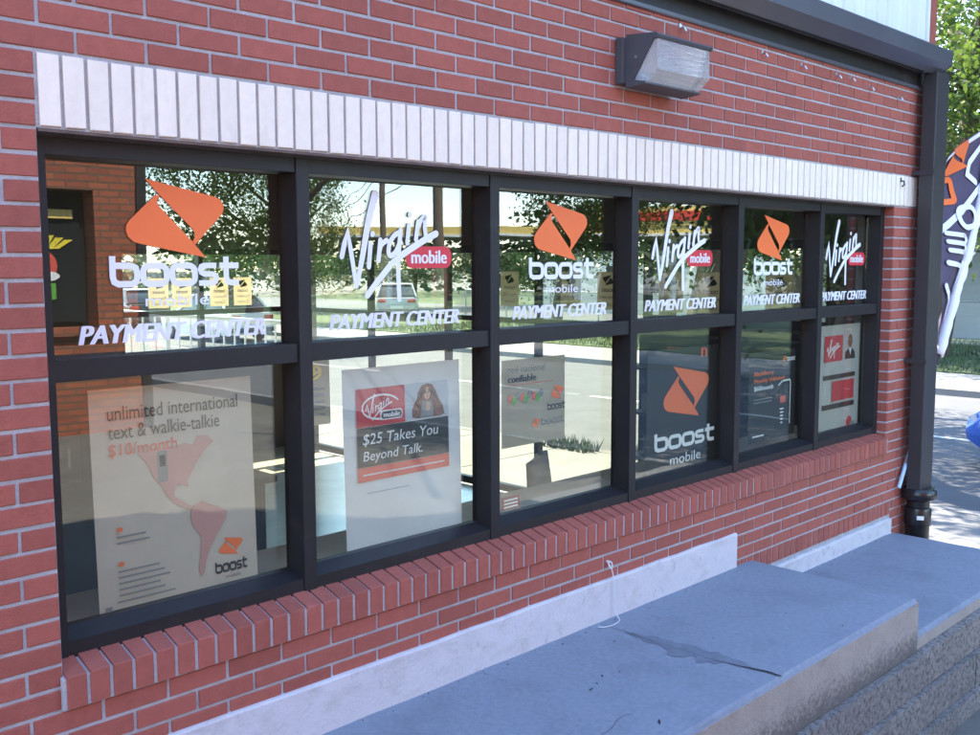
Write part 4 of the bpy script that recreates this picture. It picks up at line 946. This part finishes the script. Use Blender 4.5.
def tree(x, y, zg, h, rx, v, dark, label, group='trees around the shop'):
    t = empty('tree', (x, y, zg), label, 'tree', group)
    tr = inst(TR[v % 2], 'trunk', (x, y, zg), t); tr.scale = (h*0.75, h*0.75, h*0.75)
    c = inst(CRB[v % 2] if dark is None else (CRD if dark else CR)[v % 3], 'crown', (x, y, zg+h*0.62), t, rot=(0, 0, v*1.3)); c.scale = (rx, rx, h*0.42)
    return t
G0 = -0.72
tree(24.5, 7.2, G0, 11.5, 4.6, 0, None, 'tall leafy tree on the lawn beyond the feather flag')
tree(22.0, 3.6, G0, 10.5, 3.3, 1, None, 'bright leafy tree by the fence right of the downspout')
tree(25.5, 11.5, G0, 10.0, 4.0, 2, True, 'dark tree shading the far lawn behind the downspout')
tree(10.6, 5.0, -0.84, 12.0, 2.7, 0, False, 'street tree near the kerb shading the road beside the shop')
tree(13.6, 6.2, -0.84, 12.0, 2.6, 1, False, 'street tree shading the road behind the shop corner')
tree(27, 17, G0, 10, 4.0, 0, False, 'leafy tree across the street seen through the fourth upper pane')
tree(26, 21, G0, 7.0, 2.6, 2, True, 'round dark tree across the street seen through the third upper pane')
tree(15.5, 25.5, G0, 9.0, 3.0, 1, False, 'big tree behind the shop seen through the first upper pane')
tree(22, 31, G0, 7.5, 1.9, 0, False, 'slim tree seen at the left edge of the second upper pane')
tree(28, 39, G0, 5.6, 3.0, 2, True, 'low far tree seen left of the parked silver car')
tree(33, 37, G0, 5.2, 3.0, 0, False, 'low far tree straight behind the parked silver car')
tree(38, 35, G0, 6.0, 3.4, 1, True, 'low far tree seen right of the parked silver car')
# trees mirrored in the glass; dark ones added for shade and dim panes
FT = 'trees beyond the front lot'
tree(13.2, -2.0, -0.84, 9.5, 2.6, 2, True, 'street tree added for shade right of frame, mirrored in the rightmost panes', FT)
tree(9.8, -2.3, -0.74, 11.0, 2.2, 1, True, 'kerbside tree added for shade right of frame, mirrored in the sixth pane', FT)
tree(15.6, -4.6, -0.84, 10.0, 3.0, 2, True, 'third street tree added for shade right of frame, mirrored in the last panes', FT)
tree(19.2, -6.5, G0, 10.5, 3.6, 0, True, 'second street tree added for shade right of frame, mirrored in the right panes', FT)
tree(15.0, -23.3, -0.85, 9.5, 2.8, 1, None, 'broad tree beyond the front lot, mirrored behind the first orange mark', FT)
tree(18.4, -25.5, -0.85, 7.2, 1.7, 2, None, 'slim tree beyond the front lot, mirrored at the left of the second pane', FT)
tree(33, -13, -0.85, 10.5, 4.8, 0, True, 'wide dark tree added beyond the front lot to dim the fifth pane', FT)
tree(24, -9.5, -0.85, 9.5, 3.2, 1, True, 'dark tree added beyond the front lot to dim the last two panes', FT)
tree(40, -30, -0.85, 13, 4.0, 1, False, 'tall tree beside the fuel station, mirrored in the third pane', FT)
# far woods round the horizon: reads as one mass
fw = MB(); rr = random.Random(21)
for k in range(900):
    a = R(rr.uniform(-60, 190)); d = rr.uniform(72, 95); c = Vector((CAM.x+d*math.cos(a), CAM.y+d*math.sin(a), rr.uniform(-0.3, 3.6)+1.3*math.sin(a*9)))
    for _ in range(60):
        q = c+Vector((rr.gauss(0, 1.5), rr.gauss(0, 1.5), rr.gauss(0, 1.0))); e = Vector((rr.gauss(0, 1), rr.gauss(0, 1), rr.gauss(0, .6))).normalized(); f_ = e.orthogonal().normalized(); l = rr.uniform(.5, 1.0)
        fw.add([q, q+e*l*.5+f_*l*.35, q+e*l, q+e*l*.5-f_*l*.35], [(0, 1, 2, 3)])
fwm = bpy.data.meshes.new('far_woods'); fwm.from_pydata(fw.v, [], fw.f); fwm.update()
link('far_woods', fwm, 'leaf_dark', kind='stuff', label='far green woods along the horizon seen through the shop', category='woods')

# ------------------------------------------------------------------ across the street
fn = empty('chain_link_fence', (28, 8, G0), 'grey chain link fence along the far lawn', 'fence')
for k in range(0, 16): B(MB().tube([(28.2, -8+2.4*k, G0), (28.2, -8+2.4*k, 0.55)], 0.03, 8), 'post', 'galvanised', fn)
B(MB().tube([(28.2, -8, 0.53), (28.2, 28, 0.53)], 0.025, 8), 'top_rail', 'galvanised', fn)
ml = MB(); y = -8
while y < 28:
    for s in (1, -1):
        a, b_ = (y, y+1.2) if s > 0 else (y+1.2, y); ml.add([(28.2, a-.006, G0), (28.2, a+.006, G0), (28.2, b_+.006, 0.52), (28.2, b_-.006, 0.52)], [(0, 1, 2, 3)])
    y += 0.075
B(ml, 'wire_mesh', 'galvanised', fn, kind='stuff')
def house(name, x0, x1, y0, y1, z, h, wallm, label):
    e = empty(name, ((x0+x1)/2, (y0+y1)/2, z), label, 'house'); B(MB().box(x0, x1, y0, y1, z, z+h), 'wall', wallm, e)
    ym = (y0+y1)/2; B(MB().add([(x0-.4, y0-.4, z+h), (x1+.4, y0-.4, z+h), (x1+.4, ym, z+h+2.0), (x0-.4, ym, z+h+2.0), (x1+.4, y1+.4, z+h), (x0-.4, y1+.4, z+h)], [(0, 1, 2, 3), (3, 2, 4, 5), (0, 3, 5), (1, 4, 2), (0, 5, 4, 1)]), 'roof', 'roof_shingle', e)
    k = 0; y = y0+1.0
    while y+1.2 < y1:
        f = B(MB().box(x0-.05, x0-.001, y-.08, y+1.08, z+.9, z+2.3), 'window', 'white_rail', e); B(MB().box(x0-.06, x0-.0505, y, y+1.0, z+.98, z+2.22), 'pane', 'window_dark', f); y += 2.6
    for k in range(int(h/0.24)): B(MB().box(x0-.02, x0-.0005, y0, y1, z+.24*k, z+.24*k+.225), 'siding_board', wallm, e)
    return e
house('house', 31, 40, 6.0, 14, G0, 3.2, 'house_grey', 'grey sided house behind the chain link fence')
house('house', 36, 44, 22, 31, G0, 3.2, 'house_cream', 'cream house far across the street seen through the shop')
# utility poles and wires
def upole(x, y, label):
    e = empty('utility_pole', (x, y, G0), label, 'utility pole', 'utility poles'); B(MB().tube([(x, y, G0-.2), (x, y, 9.5)], [.17, .11], 10), 'pole', 'pole_wood', e, smooth=60)
    B(MB().box(x-1.1, x+1.1, y-.06, y+.06, 8.6, 8.75), 'crossarm', 'pole_wood', e)
    for d in (-.9, -.3, .3, .9): B(MB().lathe([(.03, 8.751), (.05, 8.80), (.03, 8.88)], x+d, y, 8), 'insulator', 'galvanised', e)
upole(27.3, -32.1, 'farther wooden utility pole beyond the front lot, mirrored left in the second pane'); upole(17.7, -17.7, 'nearer wooden utility pole beyond the front lot, mirrored right in the second pane')
for k, (d, z0) in enumerate(((-.9, 8.9), (.9, 8.9), (.15, 6.4), (-.15, 5.6), (.15, 4.9))):
    pts = [(17.7+d-0.6666*(-18+4*i)*-1, -17.7+(18-4*i), z0-0.35*abs(math.sin(math.pi*(18-4*i)/17.3))) for i in range(16)]
    B(MB().tube(pts, 0.02, 5), 'overhead_wire', 'cable', label=('topmost left', 'topmost right', 'third highest', 'fourth highest', 'lowest')[k]+' overhead wire strung between the utility poles', category='wire', group='overhead wires')
# white railing behind the shop
rl = empty('white_railing', (5, 10.2, G0), 'white metal stair railing behind the rear window', 'railing')
pa, pb = Vector((3.6, 10.2, 1.12)), Vector((7.6, 10.4, 0.72))
B(MB().tube([pa, pb], 0.035, 8), 'top_rail', 'white_rail', rl); B(MB().tube([pa-Vector((0, 0, .85)), pb-Vector((0, 0, .85))], 0.025, 8), 'bottom_rail', 'white_rail', rl)
for k in range(23):
    p = pa.lerp(pb, k/22); big = k in (0, 11, 22); B(MB().tube([(p.x, p.y, G0 if big else p.z-.85), (p.x, p.y, p.z)], .035 if big else .014, 6), 'newel' if big else 'baluster', 'white_rail', rl)

# ------------------------------------------------------------------ cars
def car_meshes():
    prof = [(-2.15, .45, .62), (-2.2, .75, .95), (-2.05, 1.0, 1.02), (-1.2, 1.02, 1.05)]
    st = [(-2.22, .38, .70, .74), (-2.16, .26, .92, .84), (-1.6, .22, 1.00, .90), (-.6, .20, 1.0, .92), (.6, .20, .98, .92), (1.4, .22, .92, .90), (1.95, .24, .80, .84), (2.22, .36, .62, .70)]
    mb = MB()
    for x, z0, z1, w_ in st: mb.v += [(x, -w_*.9, z0), (x, -w_, z0+(z1-z0)*.35), (x, -w_*.98, z1-.10), (x, -w_*.86, z1), (x, w_*.86, z1), (x, w_*.98, z1-.10), (x, w_, z0+(z1-z0)*.35), (x, w_*.9, z0)]
    for i in range(len(st)-1):
        for k in range(8): mb.f.append((i*8+k, i*8+(k+1) % 8, (i+1)*8+(k+1) % 8, (i+1)*8+k))
    mb.f.append(tuple(range(8))[::-1]); mb.f.append(tuple((len(st)-1)*8+k for k in range(8))); body = mb.mesh('body')
    cs = [(-1.95, .98, .99, .74), (-1.45, .98, 1.46, .62), (-1.2, .98, 1.50, .60), (.15, .98, 1.47, .60), (.95, .96, .97, .74)]
    cg = MB()
    for x, z0, z1, w_ in cs: cg.v += [(x, -.80, z0-.04), (x, -w_, z1), (x, w_, z1), (x, .80, z0-.04)]
    for i in range(len(cs)-1):
        for k in range(3): cg.f.append((i*4+k, i*4+k+1, (i+1)*4+k+1, (i+1)*4+k))
    glass = cg.mesh('cabin_glass')
    rfm = MB()
    for x, z, w_ in ((-1.5, 1.46, .625), (-1.2, 1.512, .61), (.15, 1.482, .61), (.32, 1.40, .63)): rfm.v += [(x, -w_, z-.02), (x, -w_*.9, z+.012), (x, w_*.9, z+.012), (x, w_, z-.02)]
    rfm.f = [(i*4+k, i*4+k+1, (i+1)*4+k+1, (i+1)*4+k) for i in range(3) for k in range(3)]
    for s in (-1, 1):
        for a, b_ in (((-1.95, .80, .96), (-1.45, .63, 1.47)), ((-.62, .805, .95), (-.62, .605, 1.49)), ((.95, .80, .93), (.2, .61, 1.47))):
            q0, q1 = Vector((a[0], s*a[1]*1.01, a[2])), Vector((b_[0], s*b_[1]*1.01, b_[2])); rfm.tube([q0, q1], .045, 5)
    roof = rfm.mesh('roof')
    ty = MB(); n = 18
    for y, r in ((-.09, .25), (-.1, .31), (-.06, .325), (.06, .325), (.1, .31), (.09, .25)):
        for k in range(n): t = 2*math.pi*k/n; ty.v.append((r*math.cos(t), y, r*math.sin(t)))
    for i in range(5):
        for k in range(n): ty.f.append((i*n+k, i*n+(k+1) % n, (i+1)*n+(k+1) % n, (i+1)*n+k))
    ty.f += [tuple(range(n)), tuple(5*n+k for k in range(n))]; tyre = ty.mesh('tyre'); tyre.materials.append(MATS['tyre'])
    rm = MB(); rm.v = [(0, -.095, 0)] + [(.2*math.cos(2*math.pi*k/10), -.104 if k % 2 else -.096, .2*math.sin(2*math.pi*k/10)) for k in range(10)]; rm.f = [(0, 1+k, 1+(k+1) % 10) for k in range(10)]
    rim = rm.mesh('rim'); rim.materials.append(MATS['rim']); return body, glass, roof, tyre, rim
CB = car_meshes()
def car(x, y, z, rz, paint, label):
    e = empty('parked_car', (x, y, z), label, 'car', 'cars parked around the shop', rz)
    def add(nm, me, m, loc=(0, 0, 0), rot=(0, 0, 0), par=e, sm=True):
        if m: me = me.copy(); me.materials.clear(); me.materials.append(MATS[m])
        if sm:
            for p in me.polygons: p.use_smooth = True
            me.set_sharp_from_angle(angle=R(35))
        o = bpy.data.objects.new(nm, me); C.objects.link(o); o.parent = par; o.location = loc; o.rotation_euler = rot; return o
    bd = add('body', CB[0], paint); add('cabin_glass', CB[1], 'window_dark'); add('roof', CB[2], paint)
    for wx in (-1.35, 1.35):
        for s in (-1, 1):
            t = add('wheel', CB[3], None, (wx, s*.80, .325), (0, 0, 0 if s < 0 else math.pi)); add('rim', CB[4], None, par=t)
    lt = MB().box(-.03, .03, -.16, .16, -.06, .06).mesh('light')
    for s in (-1, 1): add('tail_light', lt, 'tail_light', (-2.195, s*.60, .80), (0, -.25, 0), sm=False); add('headlight', lt, 'lamp_light', (2.11, s*.58, .62), (0, .5, 0), sm=False)
    pl = MB().box(-.01, .01, -.26, .26, -.06, .06).mesh('number_plate'); add('number_plate', pl, 'white_label', (-2.225, 0, .56), (0, 0, 0), sm=False)
    bp_ = MB().box(-.06, .06, -.78, .78, -.07, .07).mesh('bumper'); add('bumper', bp_, 'car_dark', (-2.20, 0, .40), sm=False)
    return e
car(12.0, -0.66, -0.845, R(90), 'car_blue', 'bright blue car standing in the street at the right edge')
car(26.5, 30.5, -0.70, R(50), 'car_silver', 'silver car seen from behind in the second upper pane')
car(15.8, 27, -0.845, R(92), 'car_white', 'white car parked far behind the white railing')
car(17.0, 36, -0.845, R(88), 'car_dark', 'dark car far down the street behind the shop')
car(8.0, -20, -0.84, R(10), 'car_red', 'red car parked across the front lot, mirrored in the glass')

# ------------------------------------------------------------------ across the front lot, seen in the glass
bs = empty('brick_shop', (0, -7.5, -0.1), 'orange brick shop across the lot, mirrored in the leftmost panes', 'building')
yv = -6.70
sw = MB(); wx = 3.20; z0_, z1_ = 1.0, 2.36
sw.box(-9, 1.2, -10, yv, -0.3, 4.8); sw.box(1.2, 3.62, -10, yv-0.01, z1_, 4.8); sw.box(1.2, 3.62, -10, yv-0.01, -0.3, z0_); sw.box(wx, 3.62, -10, yv-0.011, z0_, z1_)
B(sw, 'wall', 'shop_brick', bs); B(MB().box(-9.1, 3.72, -10.1, yv+.1, 4.8, 4.95), 'roof', 'bronze_trim', bs)
B(MB().box(1.2, wx, yv-.30, yv-.25, z0_, z1_), 'window_frame', 'bronze_frame', bs); B(MB().box(1.25, wx-.06, yv-.22, yv-.215, z0_+.05, z1_-.05), 'pane', 'window_dark', bs)
B(MB().box(1.2, wx+.1, yv-.05, yv+.05, z0_-.07, z0_), 'sill', 'shop_brick', bs)
B(MB().box(3.622, 3.72, yv-.12, yv+.02, -0.3, 4.8), 'downspout', 'bronze_trim', bs)
sg = B(MB().box(2.2, 3.06, yv-.21, yv-.18, 2.08, 2.17), 'window_sign', 'canopy_yellow', label='yellow strip sign in the window of the mirrored brick shop', category='sign')
st_ = B(MB().box(2.35, 2.88, yv-.21, yv-.205, 1.28, 1.45), 'window_decal', 'ink_green', label='green and yellow decal in the window of the mirrored brick shop', category='decal')
def fac(shape, nm, mm, dy):
    bm = bmesh.new(); vs = [bm.verts.new((u, yv-.204+dy, v)) for u, v in shape[0]]; [bm.faces.new([vs[i] for i in f]) for f in shape[1]]; me = bpy.data.meshes.new(nm); bm.to_mesh(me); bm.free(); o = link(nm, me, mm); o.parent = st_; return o
fac(ell(2.70, 1.62, .2, .17), 'bun', 'ink_salmon', .002); fac(ell(2.72, 1.52, .2, .06), 'filling', 'ink_white', .004)
for k in range(5): fac(poly([(2.62+.06*k, 1.78), (2.68+.06*k, 1.78), (2.70+.09*k, 1.95-.02*k), (2.62+.09*k, 1.95-.02*k)]), 'ray', 'ink_yellow', .003)
cp = empty('fuel_station_canopy', (47.4, -41.7, -0.85), 'yellow fuel station canopy beyond the front lot, mirrored in the upper panes', 'canopy', rz=R(46))
def cadd(mb, nm, m): return mb.build(nm, m, cp)
cadd(MB().box(-13, 13, -5, 5, 4.3, 4.75), 'canopy_roof', 'canopy_yellow'); cadd(MB().box(-13.05, 13.05, -5.05, 5.05, 4.15, 4.299), 'stripe', 'white_rail'); cadd(MB().box(4, 12.5, -5.1, 5.1, 4.76, 5.9), 'sign_board', 'canopy_yellow'); cadd(MB().box(5, 11.5, -5.2, 5.2, 5.05, 5.6), 'sign_band', 'canopy_red')
for x in (-9, -3, 3, 9):
    for y in (-2.5, 2.5): cadd(MB().tube([(x, y, 0), (x, y, 4.15)], .2, 10), 'column', 'white_rail')
for x in (-6, 6): cadd(MB().box(x-.5, x+.5, -.4, .4, 0, 1.9), 'fuel_pump', 'canopy_red')
